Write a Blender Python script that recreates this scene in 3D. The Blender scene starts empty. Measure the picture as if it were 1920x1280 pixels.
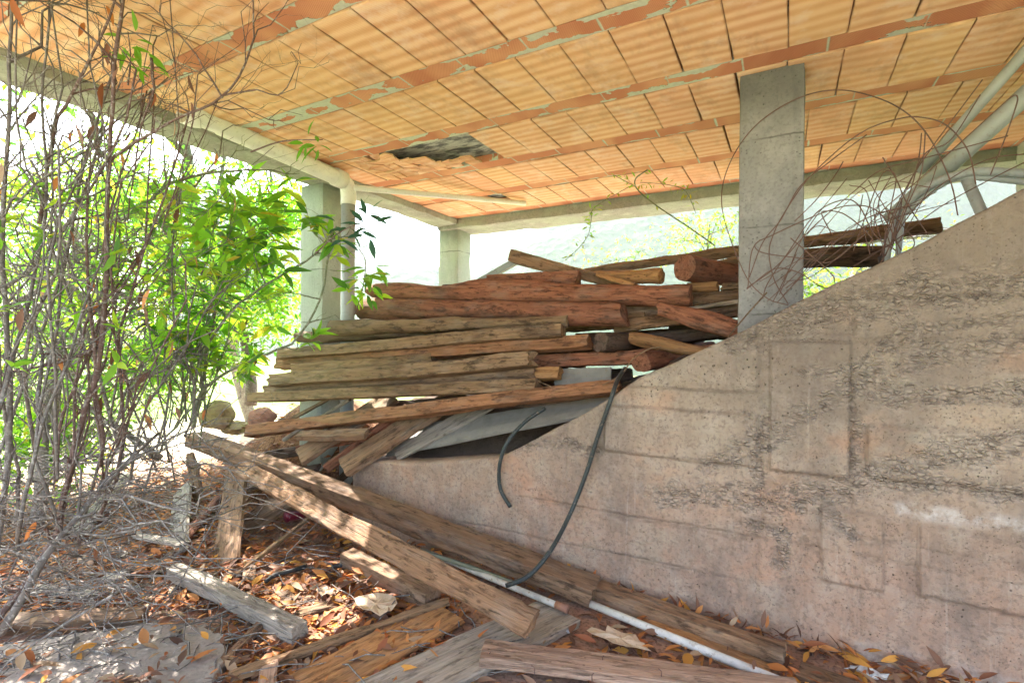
import bpy, math, random
import numpy as np
from mathutils import Vector, Matrix
R = math.radians
sc = bpy.context.scene
COL = sc.collection
# ------------------------------------------------------------------ camera
F = 944.4
_y, _p, _r = R(28.467), R(-.112), R(.47)
FW = np.array([-math.sin(_y)*math.cos(_p), math.cos(_y)*math.cos(_p), math.sin(_p)])
_rt = np.array([math.cos(_y), math.sin(_y), 0.]); _up = np.cross(_rt, FW)
RT = math.cos(_r)*_rt + math.sin(_r)*_up
UP = -math.sin(_r)*_rt + math.cos(_r)*_up
CAM = np.array([0., 0., 1.5])
cam = bpy.data.cameras.new('camera'); cam.sensor_width = 36; cam.lens = F/1920*36
cam.clip_start = .05; cam.clip_end = 6000
co = bpy.data.objects.new('camera', cam); COL.objects.link(co)
co.matrix_world = Matrix(((RT[0], UP[0], -FW[0], CAM[0]), (RT[1], UP[1], -FW[1], CAM[1]), (RT[2], UP[2], -FW[2], CAM[2]), (0, 0, 0, 1)))
sc.camera = co
# ------------------------------------------------------------------ light
SUN = np.array([-.56, .25, .79]); SUN /= np.linalg.norm(SUN)
w = bpy.data.worlds.new('World'); sc.world = w; w.use_nodes = True
wn = w.node_tree; wn.nodes.clear()
sky = wn.nodes.new('ShaderNodeTexSky'); sky.sky_type = 'NISHITA'; sky.sun_disc = False
sky.sun_elevation = math.asin(SUN[2]); sky.sun_rotation = math.atan2(SUN[0], SUN[1])
sky.dust_density = 3.0; sky.air_density = 1.0; sky.ozone_density = 1.0
bg = wn.nodes.new('ShaderNodeBackground'); bg.inputs[1].default_value = .15
wo = wn.nodes.new('ShaderNodeOutputWorld')
wn.links.new(sky.outputs[0], bg.inputs[0]); wn.links.new(bg.outputs[0], wo.inputs[0])
sl = bpy.data.lights.new('sun', 'SUN'); sl.energy = 5; sl.angle = R(.5); sl.color = (1, .95, .87)
so = bpy.data.objects.new('sun', sl); COL.objects.link(so)
so.rotation_euler = Vector(SUN).to_track_quat('Z', 'Y').to_euler()
sc.view_settings.view_transform = 'Standard'; sc.view_settings.look = 'None'
sc.view_settings.gamma = 1; sc.view_settings.exposure = 2.85
sc.cycles.max_bounces = 10; sc.cycles.diffuse_bounces = 7; sc.cycles.volume_bounces = 1
sc.cycles.transparent_max_bounces = 8

# ------------------------------------------------------------------ helpers
def P(px, py, X=None, Y=None, Z=None, D=None):
    d = FW*F + RT*(px-960) + UP*(640-py)
    if Y is not None: t = Y/d[1]
    elif X is not None: t = X/d[0]
    elif Z is not None: t = (Z-1.5)/d[2]
    else: t = D/F
    return CAM + d*t
def proj(v):
    q = np.asarray(v)-CAM; z = q@FW
    return 960+F*(q@RT)/z, 640-F*(q@UP)/z
def nrm(v):
    v = np.asarray(v, float); return v/np.linalg.norm(v)

class NT:
    def __init__(s, name, rough=.85, spec=.25):
        s.m = bpy.data.materials.new(name); s.m.use_nodes = True; s.t = s.m.node_tree
        s.b = s.t.nodes['Principled BSDF']; s.out = s.t.nodes['Material Output']
        s.b.inputs['Roughness'].default_value = rough; s.b.inputs['Specular IOR Level'].default_value = spec
    def put(s, sock, v):
        if isinstance(v, bpy.types.NodeSocket): s.t.links.new(v, sock)
        elif v is not None:
            if hasattr(sock.default_value, '__len__') and hasattr(v, '__len__') and len(v) == 3 and len(sock.default_value) == 4: v = (*v, 1)
            sock.default_value = v
    def n(s, typ, ins=(), **kw):
        nd = s.t.nodes.new(typ)
        for k, v in kw.items(): setattr(nd, k, v)
        for k, v in (ins.items() if isinstance(ins, dict) else enumerate(ins)): s.put(nd.inputs[k], v)
        return nd
    def coord(s, kind='Object'): return s.n('ShaderNodeTexCoord').outputs[kind]
    def pos(s): return s.n('ShaderNodeNewGeometry').outputs['Position']
    def map(s, v, scale=(1, 1, 1), loc=(0, 0, 0), rot=(0, 0, 0)):
        return s.n('ShaderNodeMapping', {'Vector': v, 'Scale': scale, 'Location': loc, 'Rotation': rot}).outputs[0]
    def noise(s, v, scale=5, det=4, rough=.55, dist=0, fac=True):
        nd = s.n('ShaderNodeTexNoise', {'Vector': v, 'Scale': scale, 'Detail': det, 'Roughness': rough, 'Distortion': dist})
        return nd.outputs[0] if fac else nd.outputs[1]
    def vor(s, v, scale=5, feature='F1', out='Distance', rnd=1):
        return s.n('ShaderNodeTexVoronoi', {'Vector': v, 'Scale': scale, 'Randomness': rnd}, feature=feature).outputs[out]
    def ramp(s, v, *stops, interp='LINEAR'):
        nd = s.n('ShaderNodeValToRGB', {0: v}); e = nd.color_ramp.elements; nd.color_ramp.interpolation = interp
        for i, (p, c) in enumerate(stops):
            if i > 1: e.new(p)
            el = e[i]; el.position = p
            if not hasattr(c, '__len__'): c = (c, c, c)
            el.color = (*c, 1)
        return nd.outputs[0]
    def mix(s, f, a, b, mode='MIX'):
        nd = s.n('ShaderNodeMix', data_type='RGBA', blend_type=mode)
        s.put(nd.inputs[0], f); s.put(nd.inputs[6], a); s.put(nd.inputs[7], b); return nd.outputs[2]
    def math(s, op, a, b=0., clamp=False): return s.n('ShaderNodeMath', [a, b], operation=op, use_clamp=clamp).outputs[0]
    def attr(s, name, out=0): return s.n('ShaderNodeAttribute', attribute_name=name).outputs[out]
    def rnd(s): return s.n('ShaderNodeObjectInfo').outputs['Random']
    def color(s, c): s.put(s.b.inputs['Base Color'], c)
    def bump(s, h, strength=.5, dist=.01, prev=None):
        o = s.n('ShaderNodeBump', {'Height': h, 'Strength': strength, 'Distance': dist})
        if prev is not None: s.t.links.new(prev, o.inputs['Normal'])
        s.t.links.new(o.outputs[0], s.b.inputs['Normal']); return o.outputs[0]

def mesh(name, v, f, mat=None, parent=None, smooth=False, loc=None, basis=None, attrs=None, uv=None, flat=None, mats=None, mi=None):
    me = bpy.data.meshes.new(name); me.from_pydata([tuple(map(float, q)) for q in v], [], [tuple(q) for q in f])
    if mats:
        for m in mats: me.materials.append(m)
        me.polygons.foreach_set('material_index', np.asarray(mi, np.int32))
    elif mat: me.materials.append(mat.m if isinstance(mat, NT) else mat)
    if smooth:
        sm = np.ones(len(me.polygons), bool)
        if flat is not None: sm[list(flat)] = False
        me.polygons.foreach_set('use_smooth', sm)
    if attrs:
        for k, a in attrs.items():
            a = np.asarray(a, np.float32)
            if a.ndim == 1: at = me.attributes.new(k, 'FLOAT', 'POINT'); at.data.foreach_set('value', a)
            else:
                at = me.attributes.new(k, 'FLOAT_COLOR', 'POINT')
                if a.shape[1] == 3: a = np.hstack([a, np.ones((len(a), 1), np.float32)])
                at.data.foreach_set('color', a.ravel())
    if uv is not None:
        l = me.uv_layers.new(name='UVMap'); idx = np.empty(len(me.loops), np.int32); me.loops.foreach_get('vertex_index', idx)
        l.data.foreach_set('uv', np.asarray(uv, np.float32)[idx].ravel())
    me.update()
    o = bpy.data.objects.new(name, me); COL.objects.link(o)
    if basis is not None: o.matrix_world = basis
    elif loc is not None: o.location = loc
    if parent is not None: o.parent = parent
    return o
def tag(o, label, cat, group=None):
    o['label'] = label; o['category'] = cat
    if group: o['group'] = group
    return o
def struct(o, label=None, kind='structure'):
    o['kind'] = kind
    if label: o['label'] = label
    return o
def empty(name, label, cat, loc=(0, 0, 0), group=None):
    o = bpy.data.objects.new(name, None); COL.objects.link(o); o.location = loc
    o.empty_display_size = .1
    return tag(o, label, cat, group)

# cheap smooth value noise in numpy
_tab = np.random.RandomState(7).rand(64, 64, 64).astype(np.float32)
def vn(x, y, z=0.):
    x, y, z = np.broadcast_arrays(np.asarray(x, float), y, z)
    xi, yi, zi = np.floor(x).astype(int), np.floor(y).astype(int), np.floor(z).astype(int)
    u, v, t = x-xi, y-yi, z-zi
    u, v, t = u*u*(3-2*u), v*v*(3-2*v), t*t*(3-2*t)
    r = 0
    for a in (0, 1):
        for b in (0, 1):
            for c in (0, 1):
                r = r + _tab[(xi+a) % 64, (yi+b) % 64, (zi+c) % 64]*(u if a else 1-u)*(v if b else 1-v)*(t if c else 1-t)
    return r-.5
def fbm(x, y, z=0., o=4):
    r = 0; a = 1.
    for i in range(o): r = r+a*vn(x*2**i+i*11.3, y*2**i+i*5.1, z*2**i); a *= .5
    return r

class MB:
    def __init__(s): s.v = []; s.f = []; s.n = 0; s.c = []
    def add(s, v, f, c=None):
        v = np.asarray(v, float); s.v.append(v); s.f.extend([tuple(i+s.n for i in q) for q in f]); s.n += len(v)
        if c is not None: s.c.append(np.tile(np.asarray(c, np.float32), (len(v), 1)) if np.ndim(c) == 1 else c)
    def box(s, a, b, c=None):
        x0, y0, z0 = a; x1, y1, z1 = b
        s.add([(x0, y0, z0), (x1, y0, z0), (x1, y1, z0), (x0, y1, z0), (x0, y0, z1), (x1, y0, z1), (x1, y1, z1), (x0, y1, z1)],
              [(0, 3, 2, 1), (4, 5, 6, 7), (0, 1, 5, 4), (1, 2, 6, 5), (2, 3, 7, 6), (3, 0, 4, 7)], c)
    def tube(s, pts, rad, n=6, c=None, cap=True):
        pts = np.asarray(pts, float); m = len(pts)
        rad = np.broadcast_to(rad, (m,)) if np.ndim(rad) else np.full(m, rad)
        tg = np.gradient(pts, axis=0); tg /= np.linalg.norm(tg, axis=1)[:, None]+1e-9
        ref = np.array([0, 0, 1.]) if abs(tg[0][2]) < .9 else np.array([1., 0, 0])
        a = np.linspace(0, 2*math.pi, n, endpoint=False); V = []
        u = None
        for i in range(m):
            u = np.cross(tg[i], ref) if u is None else u-tg[i]*(u@tg[i])
            u = u/(np.linalg.norm(u)+1e-9); v2 = np.cross(tg[i], u)
            V.append(pts[i]+rad[i]*(np.cos(a)[:, None]*u+np.sin(a)[:, None]*v2))
        f = [(i*n+j, i*n+(j+1) % n, (i+1)*n+(j+1) % n, (i+1)*n+j) for i in range(m-1) for j in range(n)]
        if cap: f += [tuple(range(n))[::-1], tuple((m-1)*n+j for j in range(n))]
        s.add(np.vstack(V), f, c)
    def build(s, name, mat, parent=None, smooth=False, **kw):
        v = np.vstack(s.v)
        if s.c: kw['attrs'] = {'col': np.vstack(s.c)}
        return mesh(name, v, s.f, mat, parent, smooth, **kw)
def spline(pts, n=8):
    p = np.asarray(pts, float); p = np.vstack([2*p[0]-p[1], p, 2*p[-1]-p[-2]]); out = []
    for i in range(1, len(p)-2):
        for t in np.linspace(0, 1, n, endpoint=False):
            out.append(.5*((2*p[i])+(-p[i-1]+p[i+1])*t+(2*p[i-1]-5*p[i]+4*p[i+1]-p[i+2])*t*t+(-p[i-1]+3*p[i]-3*p[i+1]+p[i+2])*t**3))
    out.append(p[-2]); return np.array(out)

# ------------------------------------------------------------------ materials
def wood(name, c1, c2, dark=(.035, .022, .016), stain=.5, moss=True, rough=.8, grey=0.):
    m = NT(name, rough, .2); oc = m.coord(); r = m.rnd()
    off = m.n('ShaderNodeVectorMath', [oc, m.n('ShaderNodeCombineXYZ', [m.math('MULTIPLY', r, 37.), m.math('MULTIPLY', r, 11.), m.math('MULTIPLY', r, 5.)]).outputs[0]], operation='ADD').outputs[0]
    g1 = m.noise(m.map(off, (1.6, 32, 32)), 1.6, 6, .65, .6)
    g2 = m.noise(m.map(off, (4, 110, 110)), 1.5, 3, .6)
    blot = m.noise(m.map(off, (1.2, 5, 5)), 1.4, 5, .6, .3)
    c = m.mix(m.ramp(g1, (.3, 0), (.7, 1)), c1, c2)
    c = m.mix(m.math('MULTIPLY', m.ramp(g2, (.40, 1), (.52, 0)), .35), c, tuple(x*.4 for x in c1))
    c = m.mix(m.math('MULTIPLY', m.ramp(blot, (.50, 0), (.64, 1)), stain), c, dark)
    bl2 = m.noise(m.map(off, (3.5, 12, 12), loc=(3, 7, 1)), 2.2, 6, .72); c = m.mix(m.math('MULTIPLY', m.ramp(bl2, (.52, 0), (.62, 1)), min(1, stain+.25)), c, tuple(x*.28 for x in c2))
    c = m.mix(m.math('MULTIPLY', m.ramp(m.noise(m.map(off, (2.2, 5, 5)), 2.3, 4), (.5, 0), (.7, 1)), .22+grey), c, (.30, .26, .22))
    v = m.vor(m.map(off, (3.2, 6, 6)), 2.4); c = m.mix(m.math('MULTIPLY', m.ramp(v, (.07, 1), (.15, 0)), .6), c, (.035, .02, .013))
    v2 = m.vor(m.map(off, (7, 11, 11), loc=(5, 5, 5)), 1.9); c = m.mix(m.math('MULTIPLY', m.ramp(v2, (.06, 1), (.10, 0)), .55), c, (.03, .018, .013))
    ck = m.noise(m.map(off, (1.1, 26, 26)), 1.1, 2, .5, 1.2); ckm = m.ramp(ck, (.488, 0), (.5, 1), (.512, 0))
    c = m.mix(m.math('MULTIPLY', ckm, m.ramp(blot, (.35, .8), (.5, 0))), c, (.02, .013, .01))
    if moss:
        sp_ = m.n('ShaderNodeSeparateXYZ', [m.pos()]); px = m.math('SUBTRACT', sp_.outputs[0], m.math('MULTIPLY', m.math('LESS_THAN', sp_.outputs[2], .82), -2.2))
        mm = m.math('MULTIPLY', m.ramp(m.math('ADD', m.math('MULTIPLY', px, -.25), m.math('MULTIPLY', m.noise(m.pos(), 6), .35)), (.80, 0), (1.12, 1)), .3)
        c = m.mix(mm, c, (.27, .235, .115))
    c = m.mix(.5, c, m.mix(1., c, m.ramp(r, (0, (.72, .74, .78)), (.5, (1, 1, 1)), (1, (1.2, 1.08, .95))), 'MULTIPLY'))
    m.color(c)
    h = m.mix(.45, g1, g2); h = m.mix(.35, h, bl2); h = m.mix(m.math('MULTIPLY', ckm, .6), h, (0, 0, 0))
    m.bump(h, 1., .018); return m
W_ORANGE = wood('wood_orange', (.39, .19, .095), (.24, .105, .052), stain=.5)
W_RED = wood('wood_red', (.36, .15, .085), (.22, .085, .05), stain=.6)
W_TAN = wood('wood_tan', (.32, .205, .12), (.19, .115, .065), stain=.6)
W_GREY = wood('wood_grey', (.44, .38, .32), (.29, .24, .195), stain=.3, grey=.25)
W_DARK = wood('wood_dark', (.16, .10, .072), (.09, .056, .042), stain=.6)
W_BROWN = wood('wood_brown', (.33, .20, .12), (.2, .115, .068), stain=.55, grey=.1)
W_FLOOR = wood('wood_floor', (.50, .33, .24), (.37, .235, .165), stain=.35, moss=False, grey=.1)
W_AMBER = wood('wood_amber', (.52, .28, .12), (.33, .155, .065), stain=.4, moss=False)

def concrete(name, base, dark, pale, spots=.6, green=0., sc_=1., seams=False):
    m = NT(name, .9, .2); p = m.pos()
    a = m.noise(p, 1.3*sc_, 6, .6); b = m.noise(p, 9*sc_, 6, .7); d = m.noise(p, 60*sc_, 3, .6)
    c = m.mix(m.ramp(a, (.3, 0), (.7, 1)), base, dark); c = m.mix(m.math('MULTIPLY', m.ramp(b, (.48, 0), (.7, 1)), .6), c, pale)
    c = m.mix(m.math('MULTIPLY', m.ramp(d, (.35, 1), (.5, 0)), .3), c, tuple(x*.5 for x in dark))
    st = m.noise(m.map(p, (5, 5, .5)), 3, 4); c = m.mix(m.math('MULTIPLY', m.ramp(st, (.55, 0), (.75, 1)), .45), c, tuple(x*.6 for x in dark))
    v = m.vor(p, 42*sc_); pits = m.math('MULTIPLY', m.ramp(v, (.12, 1), (.2, 0)), m.ramp(m.noise(p, 7, 3), (.5, 0), (.58, 1)))
    c = m.mix(m.math('MULTIPLY', pits, spots), c, (.05, .045, .04))
    if green:
        c = m.mix(m.math('MULTIPLY', m.ramp(m.noise(p, 3, 5), (.35, 0), (.6, 1)), green), c, (.36, .44, .33))
    if seams:
        zz = m.n('ShaderNodeSeparateXYZ', [p]).outputs[2]; q = m.math('FRACT', m.math('ADD', m.math('MULTIPLY', zz, 2.1), m.math('MULTIPLY', m.noise(p, 6, 5), .06)))
        c = m.mix(m.math('MULTIPLY', m.ramp(m.math('ABSOLUTE', m.math('SUBTRACT', q, .5)), (.004, 1), (.014, 0)), m.ramp(m.noise(p, 8, 3), (.4, .1), (.6, .75))), c, (.07, .065, .06))
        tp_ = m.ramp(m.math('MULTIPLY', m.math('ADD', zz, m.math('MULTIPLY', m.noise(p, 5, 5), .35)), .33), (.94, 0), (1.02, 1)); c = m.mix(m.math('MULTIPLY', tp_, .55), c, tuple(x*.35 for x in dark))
    m.color(c); m.bump(m.mix(pits, m.mix(.35, b, d), (0, 0, 0)), .55, .01); return m
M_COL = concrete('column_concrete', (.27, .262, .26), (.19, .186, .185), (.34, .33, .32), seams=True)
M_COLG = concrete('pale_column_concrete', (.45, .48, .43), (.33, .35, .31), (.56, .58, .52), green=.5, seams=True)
M_BEAM = concrete('beam_concrete', (.38, .375, .35), (.22, .21, .19), (.50, .50, .46), spots=.9, green=.4)

# ---- ceiling clay tiles
def tile_mat():
    m = NT('clay_tile', .9, .15); p = m.pos()
    at = m.attr('col'); sp = m.n('ShaderNodeSeparateColor', [at])
    wv = m.n('ShaderNodeTexWave', {'Vector': m.map(p, (.22, 1, 1)), 'Scale': 3.9, 'Distortion': 2.2, 'Detail': 3, 'Detail Scale': 1.6}, wave_type='BANDS', bands_direction='Y').outputs[1]
    n1 = m.noise(m.map(p, (2, 7, 1)), 4, 5, .65)
    c = m.mix(m.ramp(m.mix(.45, wv, n1), (.22, 0), (.75, 1)), (.70, .37, .20), (.86, .60, .38))
    c = m.mix(m.math('MULTIPLY', sp.outputs[0], .7), c, (.78, .39, .26))
    c = m.mix(m.math('MULTIPLY', sp.outputs[1], .4), c, (.88, .60, .27))
    n2 = m.noise(p, 2.2, 6, .65); c = m.mix(m.math('MULTIPLY', m.ramp(n2, (.5, 0), (.72, 1)), .5), c, (.50, .27, .15))
    c = m.mix(m.math('MULTIPLY', m.ramp(m.noise(p, 5, 5, .7), (.52, 0), (.68, 1)), .5), c, (.88, .74, .60))
    e = sp.outputs[2]; c = m.mix(m.math('MULTIPLY', e, .6), c, (.2, .1, .06))
    so_ = m.noise(m.map(p, (1, .5, 1)), 3.1, 7, .72); c = m.mix(m.math('MULTIPLY', m.ramp(so_, (.52, 0), (.66, 1)), .45), c, (.42, .23, .14))
    m.color(c)
    fine = m.n('ShaderNodeTexWave', {'Vector': p, 'Scale': 34, 'Distortion': .3}, wave_type='BANDS', bands_direction='Y').outputs[1]
    m.bump(m.mix(.3, m.mix(.5, wv, fine), n1), .35, .004); return m
M_TILE = tile_mat()
def ribmat():
    m = NT('rib_brick', .9, .15); p = m.pos(); uv = m.coord('UV'); s = m.n('ShaderNodeSeparateXYZ', [uv])
    u, v = s.outputs[0], s.outputs[1]; heavy = m.attr('heavy', 2)
    h1 = m.n('ShaderNodeTexWave', {'Vector': m.map(p, (1, 1, 1), rot=(0, 0, .6)), 'Scale': 38}, bands_direction='X').outputs[1]
    h2 = m.n('ShaderNodeTexWave', {'Vector': m.map(p, (1, 1, 1), rot=(0, 0, -.6)), 'Scale': 38}, bands_direction='X').outputs[1]
    hh = m.mix(.5, h1, h2)
    tone = m.noise(m.map(p, (3.2, 1.4, 1)), 1.3, 1)
    c = m.mix(m.ramp(tone, (.4, 0), (.6, 1)), (.58, .25, .14), (.72, .38, .21))
    c = m.mix(m.math('MULTIPLY', hh, .3), c, (.42, .13, .07))
    ed = m.math('MULTIPLY', m.math('ABSOLUTE', m.math('SUBTRACT', v, .5)), 2.)
    nz = m.noise(m.map(p, (1, 1.6, 1)), 4.2, 4, .55); th = m.math('SUBTRACT', ed, m.math('SUBTRACT', 1.32, m.math('MULTIPLY', heavy, m.math('ADD', m.math('MULTIPLY', m.math('SUBTRACT', nz, .47), 3.4), .28))))
    mask = m.ramp(m.math('MULTIPLY', th, 8), (.0, 0), (.35, 1))
    # butt joints
    fr = m.math('FRACT', m.math('MULTIPLY', u, 2.6)); jj = m.math('SUBTRACT', m.math('ABSOLUTE', m.math('SUBTRACT', fr, .5)), m.math('ADD', .455, m.math('MULTIPLY', nz, .05)))
    mask = m.math('MAXIMUM', mask, m.ramp(m.math('MULTIPLY', jj, 60), (0, 0), (1, 1)))
    cm = m.mix(m.noise(p, 40, 3), (.42, .47, .38), (.66, .72, .58))
    m.color(m.mix(mask, c, cm)); m.bump(m.mix(mask, m.mix(.7, hh, (.2, .2, .2)), m.mix(.4, (1, 1, 1), m.noise(p, 50))), .7, .008); return m
M_RIB = ribmat()
M_CEM = concrete('cement_patch', (.34, .39, .33), (.16, .17, .17), (.5, .56, .47), spots=.8)
def dark_cem():
    m = NT('exposed_cement', .95, .1); p = m.pos(); n1 = m.noise(m.map(p, (1, 3, 1)), 5, 6, .7)
    m.color(m.mix(m.ramp(n1, (.42, 0), (.56, 1)), (.13, .14, .14), (.46, .50, .44))); m.bump(n1, .9, .03); return m
M_HOLE = dark_cem()
# ---- retaining wall
def wallmat():
    m = NT('wall_concrete', .92, .15); p = m.pos(); s = m.n('ShaderNodeSeparateXYZ', [p]); x, z = s.outputs[0], s.outputs[2]
    hon = m.attr('honey', 2)
    a = m.noise(p, 1.1, 6, .6); b = m.noise(p, 7, 7, .7); d = m.noise(p, 45, 4, .7)
    top = m.mix(m.ramp(a, (.35, 0), (.65, 1)), (.37, .285, .21), (.25, .195, .15))
    low = m.mix(m.ramp(a, (.35, 0), (.65, 1)), (.42, .265, .19), (.31, .21, .155))
    zz = m.math('ADD', z, m.math('MULTIPLY', m.noise(p, 1.6, 4), .8))
    c = m.mix(m.ramp(m.math('MULTIPLY', zz, .5), (.42, 0), (.7, 1)), low, top)
    c = m.mix(m.math('MULTIPLY', m.ramp(b, (.45, 0), (.68, 1)), .5), c, (.46, .39, .32))
    ora = m.noise(m.map(p, (1, 1, 1.6), loc=(3, 1, 0)), 1.5, 4, .6); c = m.mix(m.math('MULTIPLY', m.ramp(ora, (.56, 0), (.75, 1)), .6), c, (.55, .25, .13))
    dk = m.noise(m.map(p, (1.3, 1, .6), loc=(9, 2, 4)), 2.4, 6, .7); c = m.mix(m.math('MULTIPLY', m.ramp(dk, (.48, 0), (.68, 1)), .7), c, (.17, .135, .115))
    grn = m.noise(m.map(p, (1, 1, 1), loc=(5, 2, 8)), 2.7, 6, .7); c = m.mix(m.math('MULTIPLY', m.ramp(grn, (.54, 0), (.7, 1)), .3), c, (.3, .31, .25))
    str_ = m.noise(m.map(p, (16, 16, .55)), 2.2, 4, .6); c = m.mix(m.math('MULTIPLY', m.ramp(str_, (.62, 0), (.74, 1)), .22), c, (.6, .54, .47))
    str2 = m.noise(m.map(p, (11, 11, .4), loc=(4, 4, 4)), 2.2, 4, .6); c = m.mix(m.math('MULTIPLY', m.ramp(str2, (.58, 0), (.72, 1)), .3), c, (.22, .16, .12))
    c = m.mix(m.math('MULTIPLY', m.ramp(d, (.36, 1), (.5, 0)), .5), c, (.15, .11, .09))
    c = m.mix(m.math('MULTIPLY', m.ramp(m.math('ADD', m.math('MULTIPLY', z, .4), m.math('MULTIPLY', m.noise(p, 2.1, 7, .72), .55)), (.72, 0), (1.0, 1)), .6), c, (.17, .135, .11))
    # efflorescence along the foot and a band at right
    eff = m.math('MULTIPLY', m.attr('salt', 2), m.ramp(m.noise(p, 9, 6, .7), (.40, 0), (.6, 1))); c = m.mix(m.math('MULTIPLY', eff, .5), c, (.74, .72, .70))
    pw = m.n('ShaderNodeVectorMath', [m.map(p, (1, 1, 1.5)), m.n('ShaderNodeVectorMath', [m.noise(p, 9, 3, fac=False), (.045, .045, .045)], operation='MULTIPLY').outputs[0]], operation='ADD').outputs[0]
    ve = m.math('MINIMUM', m.vor(pw, 38, 'DISTANCE_TO_EDGE'), m.vor(pw, 17, 'DISTANCE_TO_EDGE')); vb = m.vor(pw, 38)
    gate = m.ramp(m.math('ADD', hon, m.math('MULTIPLY', m.math('SUBTRACT', m.noise(p, 7, 6, .7), .5), 2.2)), (.40, 0), (.85, 1))
    seg = m.ramp(m.noise(m.map(p, (1, 1, 1.8)), 17, 4, .65), (.50, 0), (.60, 1))
    thin = m.ramp(m.math('SUBTRACT', ve, m.math('MULTIPLY', seg, .09)), (.0, 1), (.05, 0))
    ck = m.math('MULTIPLY', m.math('MULTIPLY', thin, gate), seg)
    c = m.mix(m.math('MULTIPLY', ck, .75), c, (.075, .055, .048))
    c = m.mix(m.math('MULTIPLY', gate, .3), c, m.ramp(vb, (0, (.56, .46, .37)), (.6, (.34, .28, .23))))
    c = m.mix(m.math('MULTIPLY', m.attr('groove_shade_dirt', 2), m.ramp(m.noise(p, 12, 5, .7), (.38, .1), (.62, .62))), c, (.11, .08, .065))  # formwork seams: their shadow lines painted into the colour along with dirt
    # blowholes
    pv = m.vor(p, 30); pv2 = m.vor(p, 75); pit = m.math('MAXIMUM', m.math('MULTIPLY', m.ramp(pv, (.07, 1), (.14, 0)), m.ramp(m.noise(p, 5, 4), (.48, 0), (.6, 1))), m.math('MULTIPLY', m.ramp(pv2, (.10, .8), (.2, 0)), m.ramp(m.noise(p, 8, 4), (.44, 0), (.58, 1))))
    c = m.mix(m.math('MULTIPLY', pit, .8), c, (.05, .04, .035))
    m.color(c)
    h = m.mix(.3, b, d); h = m.mix(m.math('MULTIPLY', gate, .55), h, m.ramp(ve, (0, 0), (.3, 1))); h = m.mix(pit, h, (0, 0, 0))
    m.bump(h, 1., .022); return m
M_WALL = wallmat()
def floormat():
    m = NT('floor_concrete', .95, .1); p = m.pos(); a = m.noise(p, 1.7, 6, .65); b = m.noise(p, 14, 5, .7)
    c = m.mix(m.ramp(a, (.35, 0), (.65, 1)), (.40, .22, .15), (.24, .15, .11)); c = m.mix(m.math('MULTIPLY', m.ramp(b, (.5, 0), (.7, 1)), .5), c, (.47, .33, .25))
    c = m.mix(m.math('MULTIPLY', m.ramp(m.noise(p, 55, 3), (.36, 1), (.5, 0)), .6), c, (.10, .06, .04))
    m.color(c); m.bump(b, .6, .02); return m
M_FLOOR = floormat()
M_SLAB = concrete('slab_concrete', (.36, .315, .275), (.22, .185, .16), (.45, .41, .37), spots=.5)

def pipe_mat(name, c, rough=.45, dirt=.35):
    m = NT(name, rough, .4); p = m.pos(); a = m.noise(p, 9, 5, .65)
    cc = m.mix(m.math('MULTIPLY', m.ramp(a, (.42, 0), (.7, 1)), dirt), c, tuple(x*.45 for x in c))
    cc = m.mix(m.math('MULTIPLY', m.ramp(m.noise(p, 50, 2), (.6, 0), (.7, 1)), dirt), cc, (.22, .16, .1))
    m.color(cc); m.bump(a, .2, .004); return m
M_PVC = pipe_mat('white_pvc', (.80, .79, .76), dirt=.2); M_PVCG = pipe_mat('grey_pvc', (.36, .385, .385)); M_PIPEW = pipe_mat('white_pipe', (.62, .60, .56), dirt=.5)
M_PIPER = pipe_mat('scuffed_pipe', (.48, .45, .40), dirt=.9); M_HOSE = pipe_mat('black_hose', (.028, .036, .036), .5, .5); M_BLACK = pipe_mat('black_rubber', (.02, .024, .028), .5)
M_OLIVE = pipe_mat('olive_hose', (.17, .18, .13), .5); M_CUP = pipe_mat('dark_red_plastic', (.14, .012, .03), .35); M_STEEL = pipe_mat('grey_steel', (.33, .35, .35), .5); M_PANEL = pipe_mat('grey_panel', (.25, .235, .21), .85, .5)
def wire_mat():
    m = NT('rusty_wire', .75, .3); p = m.pos(); m.color(m.mix(m.noise(p, 30, 4), (.10, .055, .04), (.17, .10, .085))); return m
M_WIRE = wire_mat()
def bark(name, a, b):
    m = NT(name, .9, .15); p = m.pos(); n1 = m.noise(p, 22, 5, .7); c = m.mix(m.ramp(n1, (.35, 0), (.65, 1)), a, b)
    c = m.mix(m.math('MULTIPLY', m.ramp(m.noise(p, 60, 2), (.55, 0), (.65, 1)), .5), c, (.42, .41, .38)); m.color(c); m.bump(n1, .5, .004); return m
B_GREY = bark('grey_bark', (.11, .095, .085), (.2, .18, .165)); B_BROWN = bark('brown_bark', (.10, .062, .052), (.17, .115, .10)); B_GREEN = bark('green_bark', (.12, .14, .085), (.2, .22, .13))
def leafmat(name, tint=(1, 1, 1), trans=.55, rough=.5):
    m = NT(name, rough, .3); at = m.attr('col'); c = m.mix(1., at, tint, 'MULTIPLY')
    c = m.mix(m.math('MULTIPLY', m.noise(m.pos(), 40, 2), .35), c, m.mix(1., c, (.6, .6, .5), 'MULTIPLY'))
    m.color(c); t = m.n('ShaderNodeBsdfTranslucent', [m.mix(1., c, (1.5, 1.6, .8) if trans > .4 else (1.3, 1.0, .7), 'MULTIPLY')])
    mx = m.n('ShaderNodeMixShader', [trans, m.b.outputs[0], t.outputs[0]]); m.t.links.new(mx.outputs[0], m.out.inputs[0]); return m
M_LEAF = leafmat('green_leaf'); M_DRY = leafmat('dry_leaf', trans=.25, rough=.7)
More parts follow.
